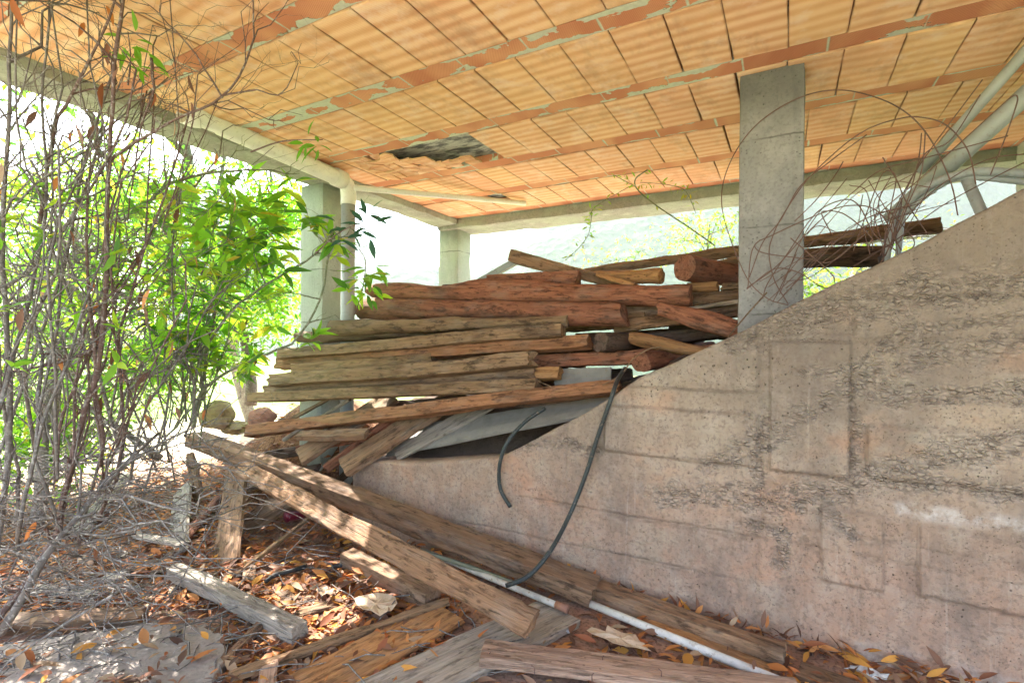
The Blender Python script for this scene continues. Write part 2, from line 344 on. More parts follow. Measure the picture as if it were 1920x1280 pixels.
def rockmat(name, a, b):
    m = NT(name, .9, .15); p = m.pos(); n1 = m.noise(p, 9, 6, .7); m.color(m.mix(m.ramp(n1, (.35, 0), (.65, 1)), a, b)); m.bump(n1, .9, .03); return m
M_ROCKR = rockmat('red_stone', (.40, .20, .13), (.24, .13, .10)); M_ROCKM = rockmat('mossy_stone', (.34, .29, .13), (.26, .18, .12))
M_PAPER = rockmat('paper', (.56, .43, .31), (.46, .33, .22)); M_WHITE = rockmat('white_scrap', (.62, .62, .6), (.45, .45, .45))

# ------------------------------------------------------------------ setting
def gh(x, y):
    x = np.asarray(x, float); y = np.asarray(y, float)
    h = .14*np.exp(-((x+4.7)**2/1.3+(y-3.1)**2/.7))
    h = h+.92*np.exp(-((x+4.1)**2/1.0+(y-3.75)**2/.32))
    h = h+.02*fbm(x*2.2, y*2.2)*np.clip((-x-1.)/1.5, 0, 1)
    return h
def ground():
    n = 150
    u = np.linspace(-1, 1, n); gx = np.sign(u)*np.abs(u)**4.2*1200+u*7.5-2; gy = np.sign(u)*np.abs(u)**4.2*1200+u*7.5+2
    X, Y = np.meshgrid(gx, gy)
    d = np.hypot(X+1, Y-2)
    Z = gh(X, Y)
    out = np.clip((d-9)/10, 0, 1)
    Z = Z - out*out*6 - np.clip((d-20)/140, 0, 1)*18
    # the green bank rising behind the shelter on the right
    bank = np.clip((Y-5.9)/3.2, 0, 1)*np.clip((X+1.0)/2.0, 0, 1)*np.exp(-((Y-9)/7)**2*(Y > 9))
    Z = Z*(1-bank)+bank*1.9
    v = np.stack([X, Y, Z], -1).reshape(-1, 3)
    f = [(j*n+i, j*n+i+1, (j+1)*n+i+1, (j+1)*n+i) for j in range(n-1) for i in range(n-1)]
    m = NT('ground_earth', .95, .1); p = m.pos(); a = m.noise(p, .9, 7, .7); s = m.n('ShaderNodeSeparateXYZ', [p])
    far = m.ramp(m.math('MULTIPLY', m.n('ShaderNodeVectorMath', [p], operation='LENGTH').outputs['Value'], .04), (.3, 0), (.6, 1))
    c = m.mix(m.ramp(a, (.4, 0), (.6, 1)), (.46, .40, .32), (.30, .24, .17))
    nr = m.ramp(m.math('MULTIPLY', m.n('ShaderNodeVectorMath', [p, (-3.2, 2.2, 0)], operation='DISTANCE').outputs['Value'], .2), (.38, 1), (.66, 0)); mul = m.noise(p, 38, 5, .75)
    mulc = m.ramp(mul, (.35, (.06, .03, .02)), (.5, (.20, .10, .055)), (.65, (.36, .21, .12)))
    green = m.mix(m.noise(p, 3, 5), (.10, .16, .03), (.2, .27, .06))
    gz = m.ramp(s.outputs[2], (.5, 0), (.9, 1))
    c = m.mix(m.math('MAXIMUM', far, gz), c, green); c = m.mix(nr, c, mulc)
    m.color(c); m.bump(m.noise(p, 20, 5), .6, .02)
    struct(mesh('ground', v, f, m, smooth=True), 'bare earth and grass round the concrete shelter')
ground()
def floor():
    nx, ny = 120, 90; X, Y = np.meshgrid(np.linspace(-3.75, 5, nx), np.linspace(-.6, 3.0, ny))
    Z = np.maximum(gh(X, Y), 0)+.012+.008*fbm(X*1.5, Y*1.5)+.004
    v = np.stack([X, Y, Z], -1).reshape(-1, 3)
    f = [(j*nx+i, j*nx+i+1, (j+1)*nx+i+1, (j+1)*nx+i) for j in range(ny-1) for i in range(nx-1)]
    struct(mesh('floor', v, f, M_FLOOR, smooth=True), 'dusty reddish concrete floor under the fallen leaves')
floor()
def slab():
    pts = [P(-60, 1300, Z=.05), P(-60, 1215, Z=.05), P(60, 1203, Z=.05), P(150, 1190, Z=.05), P(260, 1172, Z=.05), P(380, 1170, Z=.05), P(425, 1200, Z=.05), P(420, 1250, Z=.05), P(380, 1330, Z=.05)]
    rs = random.Random(3); out = []
    for i in range(len(pts)):
        a, b = pts[i], pts[(i+1) % len(pts)]
        for t in np.linspace(0, 1, 8, endpoint=False): q = a+(b-a)*t; out.append((q[0]+rs.uniform(-.012, .012), q[1]+rs.uniform(-.012, .012), .05))
    n = len(out); c = np.mean(out, axis=0)
    ins = [tuple(c+(np.array(q)-c)*.975+np.array([0, 0, .012])) for q in out]
    v = [(x, y, .0) for x, y, z in out]+out+ins
    f = [(i, (i+1) % n, n+(i+1) % n, n+i) for i in range(n)]+[(n+i, n+(i+1) % n, 2*n+(i+1) % n, 2*n+i) for i in range(n)]+[tuple(range(2*n, 3*n))]
    o = mesh('pavement', [(-q[0], q[1], q[2]) if 0 else q for q in v], f, M_SLAB)
    struct(o, 'flat grey concrete slab among the fallen leaves, speckled with sun')
slab()
# raised earth behind the low wall, carrying the timber
def terrace():
    nx, ny = 70, 40; X, Y = np.meshgrid(np.linspace(-3.6, 4.4, nx), np.linspace(3.03, 5.6, ny))
    Z = np.interp(X, [-3.6, -2.4, -1.66, -.73, .3, 1.6], [.52, .56, .66, 1.2, 1.72, 1.9])+np.clip((Y-3.2)/.45, 0, 1)*np.interp(X, [-1.8, -.6], [.42, .05])+.05*fbm(X*3, Y*3)
    e = np.clip((X+3.6)/.5, 0, 1); Z = Z*(.1+.9*e)
    v = np.stack([X, Y, Z], -1).reshape(-1, 3)
    f = [(j*nx+i, j*nx+i+1, (j+1)*nx+i+1, (j+1)*nx+i) for j in range(ny-1) for i in range(nx-1)]
    m = NT('dark_earth', 1., .05); m.color(m.mix(m.noise(m.pos(), 12, 5), (.06, .045, .035), (.14, .10, .075))); m.bump(m.noise(m.pos(), 25, 5), .8, .03)
    struct(mesh('earth_terrace', v, f, m, smooth=True), 'dark raised earth behind the wall under the timber pile')
terrace()
# hills
def hills():
    m = NT('hill_forest', 1., .05); p = m.pos(); n1 = m.noise(p, .03, 8, .75); n2 = m.vor(p, .09)
    m.color(m.mix(m.ramp(n1, (.4, 0), (.6, 1)), (.018, .04, .02), (.05, .085, .04))); m.bump(m.mix(.5, n1, n2), 1., 8.)
    def ridge(pts, D, name, label, back=260):
        pts = np.array(pts, float); xs = np.linspace(pts[0, 0], pts[-1, 0], 220); ys = np.interp(xs, pts[:, 0], pts[:, 1])
        V = []; rows = 26
        for k in range(rows):
            t = k/(rows-1)
            for i, (x, yy) in enumerate(zip(xs, ys)):
                tp = P(x, yy, D=D); dirh = nrm([tp[0], tp[1], 0])
                base = np.array([tp[0], tp[1], 0])-dirh*back*(1-t)
                hgt = -30+(tp[2]+30)*math.sin(t*math.pi/2)**1.1
                hgt += (fbm(base[0]/35, base[1]/35, o=5)*16+fbm(base[0]/7, base[1]/7, o=3)*6)*(.25+.75*t)*(D/600)
                V.append((base[0], base[1], hgt))
            # far side closes the hill
        for i in range(len(xs)):
            a = np.array(V[(rows-1)*len(xs)+i]); d = nrm([a[0], a[1], 0]); V.append((a[0]+d[0]*back, a[1]+d[1]*back, -40))
        n = len(xs); f = [(r*n+i, r*n+i+1, (r+1)*n+i+1, (r+1)*n+i) for r in range(rows) for i in range(n-1)]
        struct(mesh(name, V, f, m, smooth=True), label)
    ridge([(560, 520), (640, 505), (720, 495), (790, 492), (860, 530), (920, 505), (1000, 440), (1090, 408), (1250, 372), (1400, 330), (1650, 250), (2100, 160), (2600, 100)], 620, 'hills', 'steep wooded hillside fading into haze')
    ridge([(300, 340), (500, 385), (640, 430), (700, 462), (780, 500), (900, 545), (1100, 560)], 900, 'distant_hills', 'far pale hill seen left of the corner column')
hills()

# ------------------------------------------------------------------ the shelter
ZC = 2.97
bld = empty('open_shelter', 'unfinished concrete shelter with an orange clay tile ceiling on square columns', 'building', (-3.7, 3.2, 0))
def sub(o, parent=bld):
    o.parent = parent; o.matrix_parent_inverse = Matrix.Translation(-Vector(parent.location)); return o
def rough_block(name, a, b, mat, amp=.008, res=.05, parent=bld, seed=0, label=None):
    """a cast concrete block: grid-meshed box with uneven faces and worn arrises"""
    a = np.array(a, float); b = np.array(b, float); nn = np.maximum(2, np.round((b-a)/res).astype(int)); idx = {}; V = []; Fc = []
    def vid(i, j, k):
        key = (i, j, k)
        if key not in idx:
            q = a+(b-a)*np.array([i, j, k])/nn
            e = sum([i in (0, nn[0]), j in (0, nn[1]), k in (0, nn[2])])
            c = (a+b)/2; d = np.sign(q-c)*np.array([i in (0, nn[0]), j in (0, nn[1]), k in (0, nn[2])])
            o = np.array([fbm(q[1]*6+seed, q[2]*6, q[0]*6), fbm(q[0]*6, q[2]*6+seed, q[1]*6), fbm(q[0]*6, q[1]*6, q[2]*6+seed)])
            q = q+d*(o*amp*1.6)-(d*(.006+.012*max(0, vn(q[0]*9, q[1]*9, q[2]*9+seed))) if e > 1 else 0)
            idx[key] = len(V); V.append(q)
        return idx[key]
    for ax in range(3):
        u, v = [(1, 2), (2, 0), (0, 1)][ax]
        for side in (0, nn[ax]):
            for i in range(nn[u]):
                for j in range(nn[v]):
                    q = []
                    for (p1, p2) in ((0, 0), (1, 0), (1, 1), (0, 1)):
                        t = [0, 0, 0]; t[ax] = side; t[u] = i+p1; t[v] = j+p2; q.append(vid(*t))
                    Fc.append(tuple(q if side else q[::-1]))
    o = mesh(name, V, Fc, mat); sub(o, parent)
    if label: o['label'] = label
    return o
XL = -3.52; PITCH = .69; RIBW = .135
def ceiling():
    rs = random.Random(5)
    sl_ = MB(); sl_.box((-4.05, -.35, ZC+.06), (4.4, 5.6, ZC+.28)); o = sub(sl_.build('ceiling_slab', M_HOLE)); 
    hole = P(850, 275, Z=ZC); h2 = P(950, 374, Z=ZC)
    T = MB(); ribs = MB(); uvs = []; heavy = []
    print('HOLE', hole, h2)
    for k in range(-3, 5):
        y1 = 2.31+k*PITCH      # far side of rib k
        y0 = y1-RIBW
        hv = {-1: 1.0, 0: 1.7, 1: 1.1, 2: .75, 3: .7, 4: .8, -2: 1.1, -3: .6}[k]
        if y1 < 5.15:
            xs = np.arange(XL-.05, 4.3, .05); z = ZC+.004+.003*np.sin(xs*3)
            n0 = ribs.n; vv = []
            for x, zz in zip(xs, z): vv += [(x, y0, ZC+.06), (x, y0, zz), (x, y1, zz), (x, y1, ZC+.06)]; uvs += [(x+k*.21, 0), (x+k*.21, 0), (x+k*.21, 1), (x+k*.21, 1)]; heavy += [hv]*4
            ribs.add(vv, [(4*i+j, 4*i+4+j, 4*i+5+j, 4*i+1+j) for i in range(len(xs)-1) for j in range(3)])
        ty0, ty1 = y1+.006, y1+PITCH-RIBW-.006
        ty1 = min(ty1, 5.10)
        if ty1-ty0 < .05 or ty0 > 5.05: continue
        ph = {0: 0., 1: .0, 2: .12, 3: -.02}.get(k, rs.uniform(0, .2))
        i = 0
        for x in np.arange(-3.75+ph, 4.2, .25):
            cx = x+.125; cy = (ty0+ty1)/2
            # missing tiles
            if k == 1 and -.78 < cx-hole[0]+.1 < .34: continue
            if k == 3 and abs(cx-h2[0]) < .13: ty0b = ty0+.28
            else: ty0b = ty0
            g = rs.choice([.0015, .002, .003, .005]); dz = rs.uniform(0, .005); tl = rs.uniform(-.0035, .0035)
            a0 = rs.random(); red = max(0, min(1, (ty0-2.9)*.34+rs.uniform(-.3, .5)+max(0, -x-2.2)*.2)); yel = rs.random()*max(0, 1-red)
            nx_, ny_ = 6, 7; xa, xb = x+g, x+.25-g; V = []; C = []
            rr = rs.uniform(-.003, .003)
            for jy in range(ny_+1):
                for jx in range(nx_+1):
                    fx = (0, .03, .25, .5, .75, .97, 1)[jx]; fy = (0, .015, .2, .4, .6, .8, .985, 1)[jy]
                    xx = xa+(xb-xa)*fx + rr*(fy-.5)*2; yy = ty0b+(ty1-ty0b)*fy
                    edge = 1. if (jx in (0, nx_) or jy in (0, ny_)) else 0.
                    if edge: xx += rs.uniform(-.0015, .0015); yy += rs.uniform(-.0025, .0025)
                    V.append((xx, yy, ZC-dz+tl*(fx-.5)+(.0025 if edge else 0))); C.append((red, yel, edge*rs.uniform(.1, 1)))
            base = len(V); ring = [jx for jx in range(nx_+1)]+[(jy*(nx_+1)+nx_) for jy in range(1, ny_+1)]+[ny_*(nx_+1)+jx for jx in range(nx_-1, -1, -1)]+[jy*(nx_+1) for jy in range(ny_-1, 0, -1)]
            for q in ring: V.append((V[q][0], V[q][1], ZC+.05)); C.append((red, yel, 1.))
            fc = [(jy*(nx_+1)+jx, (jy+1)*(nx_+1)+jx, (jy+1)*(nx_+1)+jx+1, jy*(nx_+1)+jx+1) for jy in range(ny_) for jx in range(nx_)]
            fc += [(ring[q], ring[(q+1) % len(ring)], base+(q+1) % len(ring), base+q) for q in range(len(ring))]
            T.add(V, fc, np.array(C, np.float32))
    # shards left round the hole
    def shards(x0, x1, y0, y1, nx, ny, keep):
        G = {(i, j): (x0+(x1-x0)*i/nx+rs.uniform(-.35, .35)*(x1-x0)/nx*(0 < i < nx), y0+(y1-y0)*j/ny+rs.uniform(-.38, .38)*(y1-y0)/ny*(0 < j < ny)) for i in range(nx+1) for j in range(ny+1)}
        for i in range(nx):
            for j in range(ny):
                if not keep(i, j): continue
                q = [G[i, j], G[i+1, j], G[i+1, j+1], G[i, j+1]]; c = np.mean(q, 0); tx, ty = rs.gauss(0, .06), rs.gauss(0, .06); dz = rs.uniform(0, .012)
                tris = [q] if rs.random() < .6 else [[q[0], q[1], q[2]], [q[0], q[2], q[3]]]
                for t in tris:
                    c = np.mean(t, 0); n = len(t); lo = [(c[0]+(x-c[0])*.965, c[1]+(y-c[1])*.965, ZC-dz+(x-c[0])*tx+(y-c[1])*ty) for x, y in t]; up = [(x, y, z+.012) for x, y, z in lo]
                    T.add(lo+up, [tuple(range(n))[::-1]]+[(u, (u+1) % n, n+(u+1) % n, n+u) for u in range(n)], (rs.uniform(.3, .9), rs.uniform(0, .6), rs.uniform(0, .35)))
    hx = hole[0]-.1
    shards(hx-.86, hx-.22, 3.01, 3.54, 6, 5, lambda i, j: not (i > 3 and j < 2) and rs.random() < .93)
    shards(hx-.25, hx+.12, 3.36, 3.54, 4, 2, lambda i, j: rs.random() < .75)
    sub(T.build('ceiling_tiles', M_TILE))
    r = ribs.build('ceiling_rib', M_RIB, uv=uvs); at = r.data.attributes.new('heavy', 'FLOAT', 'POINT'); at.data.foreach_set('value', np.array(heavy, np.float32)); sub(r); r.name = 'brick_ribs'
ceiling()
BB = 2.835     # beam underside
rough_block('edge_beam', (XL-.32, -.3, 2.9), (XL, 5.09, ZC+.3), M_BEAM, seed=1)
rough_block('edge_beam', (XL-.32, 5.09, 2.865), (4.4, 5.56, ZC+.3), M_BEAM, seed=2)
rough_block('cross_beam', (1.5, 3.2, 2.62), (1.8, 5.09, ZC+.04), M_BEAM, seed=3)
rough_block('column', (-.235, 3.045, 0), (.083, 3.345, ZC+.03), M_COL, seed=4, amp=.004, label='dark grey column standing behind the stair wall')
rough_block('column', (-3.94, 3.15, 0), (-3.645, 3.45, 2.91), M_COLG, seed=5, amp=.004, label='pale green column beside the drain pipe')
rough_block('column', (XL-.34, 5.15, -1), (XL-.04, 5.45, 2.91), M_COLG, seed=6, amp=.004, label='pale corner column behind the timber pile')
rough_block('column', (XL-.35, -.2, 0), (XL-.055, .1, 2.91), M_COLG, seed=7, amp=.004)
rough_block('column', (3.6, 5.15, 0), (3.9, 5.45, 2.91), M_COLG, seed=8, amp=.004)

# ------------------------------------------------------------------ stair wall
def wall():
    YF, YB = 2.86, 3.03
    pl = [(-2.95, .56), (-2.4, .60), (-1.66, .725), (-1.6, .755), (-1.05, 1.068), (-.73, 1.29), (-.18, 1.565), (.086, 1.725), (.485, 1.925), (.88, 2.155), (1.6, 2.56), (2.3, 2.8), (4.4, 2.8)]
    tx, tz = np.array(pl).T
    nx, nz = 620, 170; xs = np.concatenate([np.linspace(-2.95, 1.3, 520), np.linspace(1.32, 4.4, 100)])
    top = np.interp(xs, tx, tz)+.006*fbm(xs*9, xs*0+3)
    X, T = np.meshgrid(xs, np.linspace(0, 1, nz)); Z = T*top[None, :]
    D = np.zeros_like(X)
    def w2(a): q = P(a[0], a[1], Y=YF); return q[0], q[2]
    rects = [((1135, 758), (1420, 878), -.022), ((1445, 640), (1592, 897), -.02), ((1626, 560), (1960, 762), .010), ((1626, 795), (1960, 930), -.022), ((1150, 600), (1420, 736), -.012), ((700, 925), (1440, 1045), -.02),
             ((1540, 950), (1655, 1108), -.022), ((1722, 985), (1960, 1160), -.02), ((1445, 560), (1600, 628), .008)]
    jx = .006*fbm(X*7, Z*7); jz = .006*fbm(X*7+40, Z*7)
    for a, b, d in rects:
        x0, z1 = w2(a); x1, z0 = w2(b)
        if a[0] > 1400 and a[0] < 1450: pass
        # lines recede to the left, so heights differ at each end: take the mean of both
        z1 = (w2(a)[1]+w2((b[0], a[1]+(b[0]-a[0])*0))[1])/2 if False else z1
        dd = np.minimum(np.minimum(X+jx-x0, x1-X-jx), np.minimum(Z+jz-z0, z1-Z-jz))
        D += d*np.clip(dd/.007+.5, 0, 1)
    for (x0, x1, z, dpt) in ((-1.4, -.16, .86, .012), (-.15, 1.3, .58, .010), (-1.5, 1.4, .50, .012), (-2.8, -.2, .26, .008), (-.5, 1.6, 1.52, .007)):
        zz = z+.012*fbm(X*4, X*0+z*9); msk = np.exp(-((Z-zz)/.009)**2)*(X > x0)*(X < x1)*(.6+fbm(X*6, Z*0)); D += dpt*np.clip(msk, 0, 1)
    for x0, za, zb in ((-.10, .55, 1.5), (.09, .1, .55), (.28, .1, 1.6), (.32, .1, .6), (-1.17, .5, 1.0), (-.12, .1, .5)):
        D += .007*np.exp(-((X-x0-.008*fbm(Z*5, X*0+x0))/.008)**2)*(Z > za)*(Z < zb)
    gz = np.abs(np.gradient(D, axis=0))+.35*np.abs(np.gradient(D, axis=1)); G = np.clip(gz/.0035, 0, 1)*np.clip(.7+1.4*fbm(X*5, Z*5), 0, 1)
    D += -.006*fbm(X*3, Z*3)-.003*fbm(X*20, Z*20)
    H = np.zeros_like(X)
    bands = [([(1330, 870), (1400, 830), (1500, 780), (1640, 705), (1780, 660), (1950, 640)], .06), ([(1230, 930), (1400, 935), (1560, 930), (1660, 880), (1800, 850), (1950, 815)], .07), ([(1600, 740), (1760, 745), (1950, 735)], .05),
             ([(1380, 640), (1500, 600), (1650, 560), (1800, 545), (1950, 520)], .085), ([(1640, 900), (1800, 915), (1950, 925)], .05), ([(960, 835), (1060, 830), (1110, 850)], .04), ([(1390, 985), (1470, 1000), (1460, 1060)], .035),
             ([(1500, 700), (1600, 690), (1700, 620), (1940, 590)], .03), ([(1560, 960), (1600, 1010)], .03), ([(1400, 770), (1420, 880), (1430, 930)], .03), ([(1600, 740), (1605, 900)], .03)]
    for pts, wd in bands:
        q = np.array([w2(a) for a in pts])
        for (a, b) in zip(q[:-1], q[1:]):
            ab = b-a; t = np.clip(((X-a[0])*ab[0]+(Z-a[1])*ab[1])/(ab@ab), 0, 1); d = np.hypot(X-a[0]-t*ab[0], Z-a[1]-t*ab[1])
            H = np.maximum(H, np.clip(1.1-d/(wd*1.7), 0, .9))
    H = np.clip(H+.25*(fbm(X*2.4, Z*2.4) > .18), 0, 1)
    D += H*(.008+.022*np.clip(fbm(X*26, Z*26, o=3), -.4, .6))
    S = np.clip(1.2-Z/.11, 0, 1)*np.clip((X+.1)/.6, 0, 1); a = np.array(w2((1690, 955))); b = np.array(w2((1950, 990)))
    ab = b-a; t = np.clip(((X-a[0])*ab[0]+(Z-a[1])*ab[1])/(ab@ab), 0, 1); S = np.maximum(S, np.clip(1.3-np.hypot(X-a[0]-t*ab[0], Z-a[1]-t*ab[1])/.035, 0, 1))
    round_ = .012*np.clip(1-(top[None, :]-Z)/.02, 0, 1)**2; D += round_
    front = np.stack([X, YF+D, Z], -1).reshape(-1, 3)
    n = len(xs); f = [(j*n+i, j*n+i+1, (j+1)*n+i+1, (j+1)*n+i) for j in range(nz-1) for i in range(n-1)]
    o0 = len(front); tb = np.stack([xs, np.full(n, YB), top+.004], -1); bb = np.stack([xs, np.full(n, YB), np.zeros(n)], -1)
    V = np.vstack([front, tb, bb]); L = (nz-1)*n
    f += [(L+i, L+i+1, o0+i+1, o0+i) for i in range(n-1)]+[(o0+i, o0+i+1, o0+n+i+1, o0+n+i) for i in range(n-1)]
    f += [tuple([j*n for j in range(nz-1, -1, -1)]+[o0+n, o0][::1])]
    pad = np.zeros(2*n); o = mesh('concrete_wall', V, f, M_WALL, smooth=True, attrs={'honey': np.concatenate([H.ravel(), pad+.2]), 'groove_shade_dirt': np.concatenate([G.ravel(), pad]), 'salt': np.concatenate([S.ravel(), pad])})
    tag(o, 'rough concrete wall whose top climbs diagonally like a stair parapet', 'wall')
wall()

# ------------------------------------------------------------------ timbers
def timber(name, label, cat, c0, c1, h, wd, mat, up=(0, 0, 1), rnd=0., h1=None, w1=None, seed=1, group=None, bend=(0, 0), prof=None, rough=1., endcut=.01, taper0=1., taper1=1., parent=None, res=.05, slant=0.):
    c0 = np.asarray(c0, float); c1 = np.asarray(c1, float); L = np.linalg.norm(c1-c0); ex = (c1-c0)/L
    ey = nrm(np.cross(up, ex)); ez = np.cross(ex, ey); h1 = h1 or h; w1 = w1 or wd; rs = np.random.RandomState(seed)
    n = max(8, int(L/res))
    if rnd > .5: a = np.linspace(0, 2*math.pi, 18, endpoint=False); sec = np.stack([np.cos(a), np.sin(a)], -1)*.5
    else:
        sec = []
        b = min(.06, .004/min(h, wd)+.01)
        for sx, sy in ((1, -1), (1, 1), (-1, 1), (-1, -1)):
            cx, cy = sx*.5, sy*.5; nx = {(1, -1): ((-1, 0), (0, 1)), (1, 1): ((0, -1), (-1, 0)), (-1, 1): ((1, 0), (0, -1)), (-1, -1): ((0, 1), (1, 0))}[(sx, sy)]
            sec += [(cx+nx[0][0]*b, cy+nx[0][1]*b), (cx+nx[0][0]*b*.25+nx[1][0]*b*.25, cy+nx[0][1]*b*.25+nx[1][1]*b*.25), (cx+nx[1][0]*b, cy+nx[1][1]*b)]
            k = (sx, sy); nxt = {(1, -1): (1, 1), (1, 1): (-1, 1), (-1, 1): (-1, -1), (-1, -1): (1, -1)}[k]
            sec += [((k[0]*(2-q)+nxt[0]*q)/4, (k[1]*(2-q)+nxt[1]*q)/4) for q in (.5, 1., 1.5)]
        sec = np.array(sec)
    m = len(sec); V = []; s_ = np.linspace(0, 1, n+1); so = rs.rand()*50
    for i, s in enumerate(s_):
        hh = h+(h1-h)*s; ww = wd+(w1-wd)*s
        if taper0 < 1: t = min(1, s*L/.08); hh *= taper0+(1-taper0)*math.sqrt(t)
        if taper1 < 1: t = min(1, (1-s)*L/.08); hh *= taper1+(1-taper1)*math.sqrt(t)
        oz = bend[0]*4*s*(1-s); oy = bend[1]*4*s*(1-s)
        if prof is not None: oz += np.interp(s, *prof[:2]); hh *= np.interp(s, prof[0], prof[2])
        amp = (.0055 if rnd < .5 else .011)*rough
        y = sec[:, 0]*ww; z = sec[:, 1]*hh
        no = fbm(s*L*4+so, np.arctan2(sec[:, 1], sec[:, 0])*1.1+9, 0., 3)*2*amp
        chip = np.clip(vn(s*L*9+so, np.arctan2(sec[:, 1], sec[:, 0])*2.5+30)-.18, 0, 1)*.03*rough*(np.hypot(sec[:, 0], sec[:, 1]) > .55)
        rr = np.hypot(y, z)+1e-6; k = 1+(no-chip)/rr
        x = s*L+(0 if 0 < i < n else 0)
        xe = np.full(m, x)
        if i in (0, n):
            e = endcut*(fbm(sec[:, 0]*3+so, sec[:, 1]*3+i)*2)+slant*sec[:, 1]*hh; xe = xe+e
        V.append(np.stack([xe, y*k+oy+.004*vn(s*L*1.5+so, 3.)*rough*3, z*k+oz+.004*vn(s*L*1.5+so, 7.)*3*rough], -1))
    V = np.vstack(V); F_ = [(i*m+j, i*m+(j+1) % m, (i+1)*m+(j+1) % m, (i+1)*m+j) for i in range(n) for j in range(m)]
    flat = []
    base = len(V)
    for e, i in ((0, 0), (1, n)):
        ring = V[i*m:(i+1)*m]; c = ring.mean(0); rr = c+(ring-c)*.5; rr[:, 0] += (rs.rand(m)-.5)*endcut*.6
        o0 = len(V); V = np.vstack([V, ring, rr, c[None]])
        for j in range(m):
            q = (o0+j, o0+(j+1) % m, o0+m+(j+1) % m, o0+m+j); t = (o0+m+j, o0+m+(j+1) % m, o0+2*m)
            if e == 0: q = q[::-1]; t = t[::-1]
            flat += [len(F_), len(F_)+1]; F_ += [q, t]
    B = Matrix(((ex[0], ey[0], ez[0], c0[0]), (ex[1], ey[1], ez[1], c0[1]), (ex[2], ey[2], ez[2], c0[2]), (0, 0, 0, 1)))
    o = mesh(name, V, F_, mat, smooth=rnd >= .5, flat=flat, basis=B)
    if parent is None: tag(o, label, cat, group)
    return o
PILE = 'timbers stacked in the pile'
_s = [10]
def fb(label, xl, yl, YL, xr, yr, YR, w_, mat, cat='timber', name='timber', group=PILE, up=(0, .12, 1), **k):
    """stacked timber given by the edges of its front face at both ends"""
    _s[0] += 1
    a = P(xl, yl[0], Y=YL); b = P(xl, yl[1], Y=YL); c = P(xr, yr[0], Y=YR); d = P(xr, yr[1], Y=YR)
    o = np.array([0, w_/2, 0]); cs = 1/(1+.0*abs(up[1]))
    return timber(name, label, cat, (a+b)/2+o, (c+d)/2+o, (a-b)[2]*cs, w_, mat, up=up, h1=(c-d)[2]*cs, seed=_s[0], group=group, **k)
LOG = dict(name='log', cat='log')
# top of the pile
fb('long pale pole lying highest, passing behind the grey column', 1095, (502, 514), 4.25, 1768, (401, 432), 4.0, .13, W_BROWN, rnd=1, name='log', cat='log', w1=.12, rough=1.1)
fb('short dark log lying under the long pole right of the grey column', 1395, (470, 503), 4.0, 1657, (458, 496), 3.9, .15, W_DARK, rnd=1, rough=1.3, **LOG, endcut=.04)
fb('thin brown log just below the long pole, left of the grey column', 1270, (500, 512), 4.1, 1400, (478, 496), 4.1, .07, W_BROWN, rnd=1, **LOG)
c = P(1284, 503, Y=3.5); timber('log', 'thick cut log showing its cracked round end beside the grey column', 'log', c, P(1440, 528, Y=4.5)+np.array([0, 0, 0]), .165, .165, W_RED, rnd=1, seed=3, group=PILE, endcut=.004)
fb('short orange log with peeling bark and a sawn right end', 1108, (507, 525), 3.75, 1237, (503, 530), 3.6, .1, W_AMBER, rnd=1, **LOG)
fb('squared timber tilted up to the left against the sky', 955, (466, 490), 3.75, 1180, (528, 545), 3.7, .09, W_BROWN, taper0=.9, endcut=.004)
fb('thin sunlit lath sliding down under the tilted timber', 1120, (512, 520), 3.62, 1190, (532, 541), 3.55, .08, W_AMBER, cat='plank', name='plank')
o = timber('metal_post', 'grey square metal post rising to the right behind the pile', 'metal post', P(893, 532, Y=3.9), P(985, 480, Y=3.9), .055, .055, M_STEEL, seed=5, rough=.1, endcut=.001)
fb('dark wedge shaped plank with a pale left end under the tilted timber', 912, (516, 526), 3.6, 1080, (506, 538), 3.6, .12, W_RED)
fb('small round log poking up behind the topmost log', 828, (531, 545), 3.7, 850, (531, 545), 3.7, .08, W_DARK, rnd=1, **LOG)
fb('short pale lath behind the dip of the topmost log', 846, (533, 542), 3.65, 905, (530, 542), 3.65, .08, W_TAN, cat='plank', name='plank')
fb('wavy reddish log lying topmost at the front of the pile', 684, (531, 560), 3.42, 1291, (530, 572), 3.42, .17, W_RED, rnd=1, **LOG, taper0=.55, prof=([0, .12, .3, .45, .55, .7, 1], [0, .0, -.016, .02, .012, -.006, 0], [1, 1.15, 1.05, 1.55, 1.45, 1.05, 1]))
fb('stout smooth reddish log second from the top', 658, (558, 599), 3.32, 1164, (566, 612), 3.30, .19, W_RED, rnd=.9, taper0=.5, slant=-.3, **LOG)
fb('mottled squared log third from the top', 612, (602, 630), 3.02, 1060, (588, 612), 3.28, .14, W_TAN, rough=1.3, rnd=.6, name='log', cat='log')
fb('weathered dark log sticking out left over the pale column foot', 548, (621, 641), 2.98, 860, (618, 636), 3.3, .12, W_DARK, rnd=1, rough=1.4, **LOG)
fb('squared yellowish beam below the mottled log, its end facing right', 517, (655, 674), 2.93, 1050, (607, 632), 3.2, .12, W_TAN, up=(0, .22, 1), endcut=.004)
fb('long orange beam reaching farthest right in the middle of the stack', 515, (672, 692), 2.98, 1100, (628, 652), 3.25, .12, W_ORANGE, up=(0, .2, 1))
c = P(1126, 640, Y=3.22); timber('log', 'dark log with a round weathered end right of the long orange beam', 'log', c, c+np.array([.45, 1.1, .0]), .14, .14, W_DARK, rnd=1, seed=4, group=PILE, rough=1.2)
fb('short yellow beam ending in a dark sawn face at mid stack', 543, (683, 706), 2.90, 806, (661, 682), 3.13, .11, W_TAN, up=(0, .05, 1), endcut=.003)
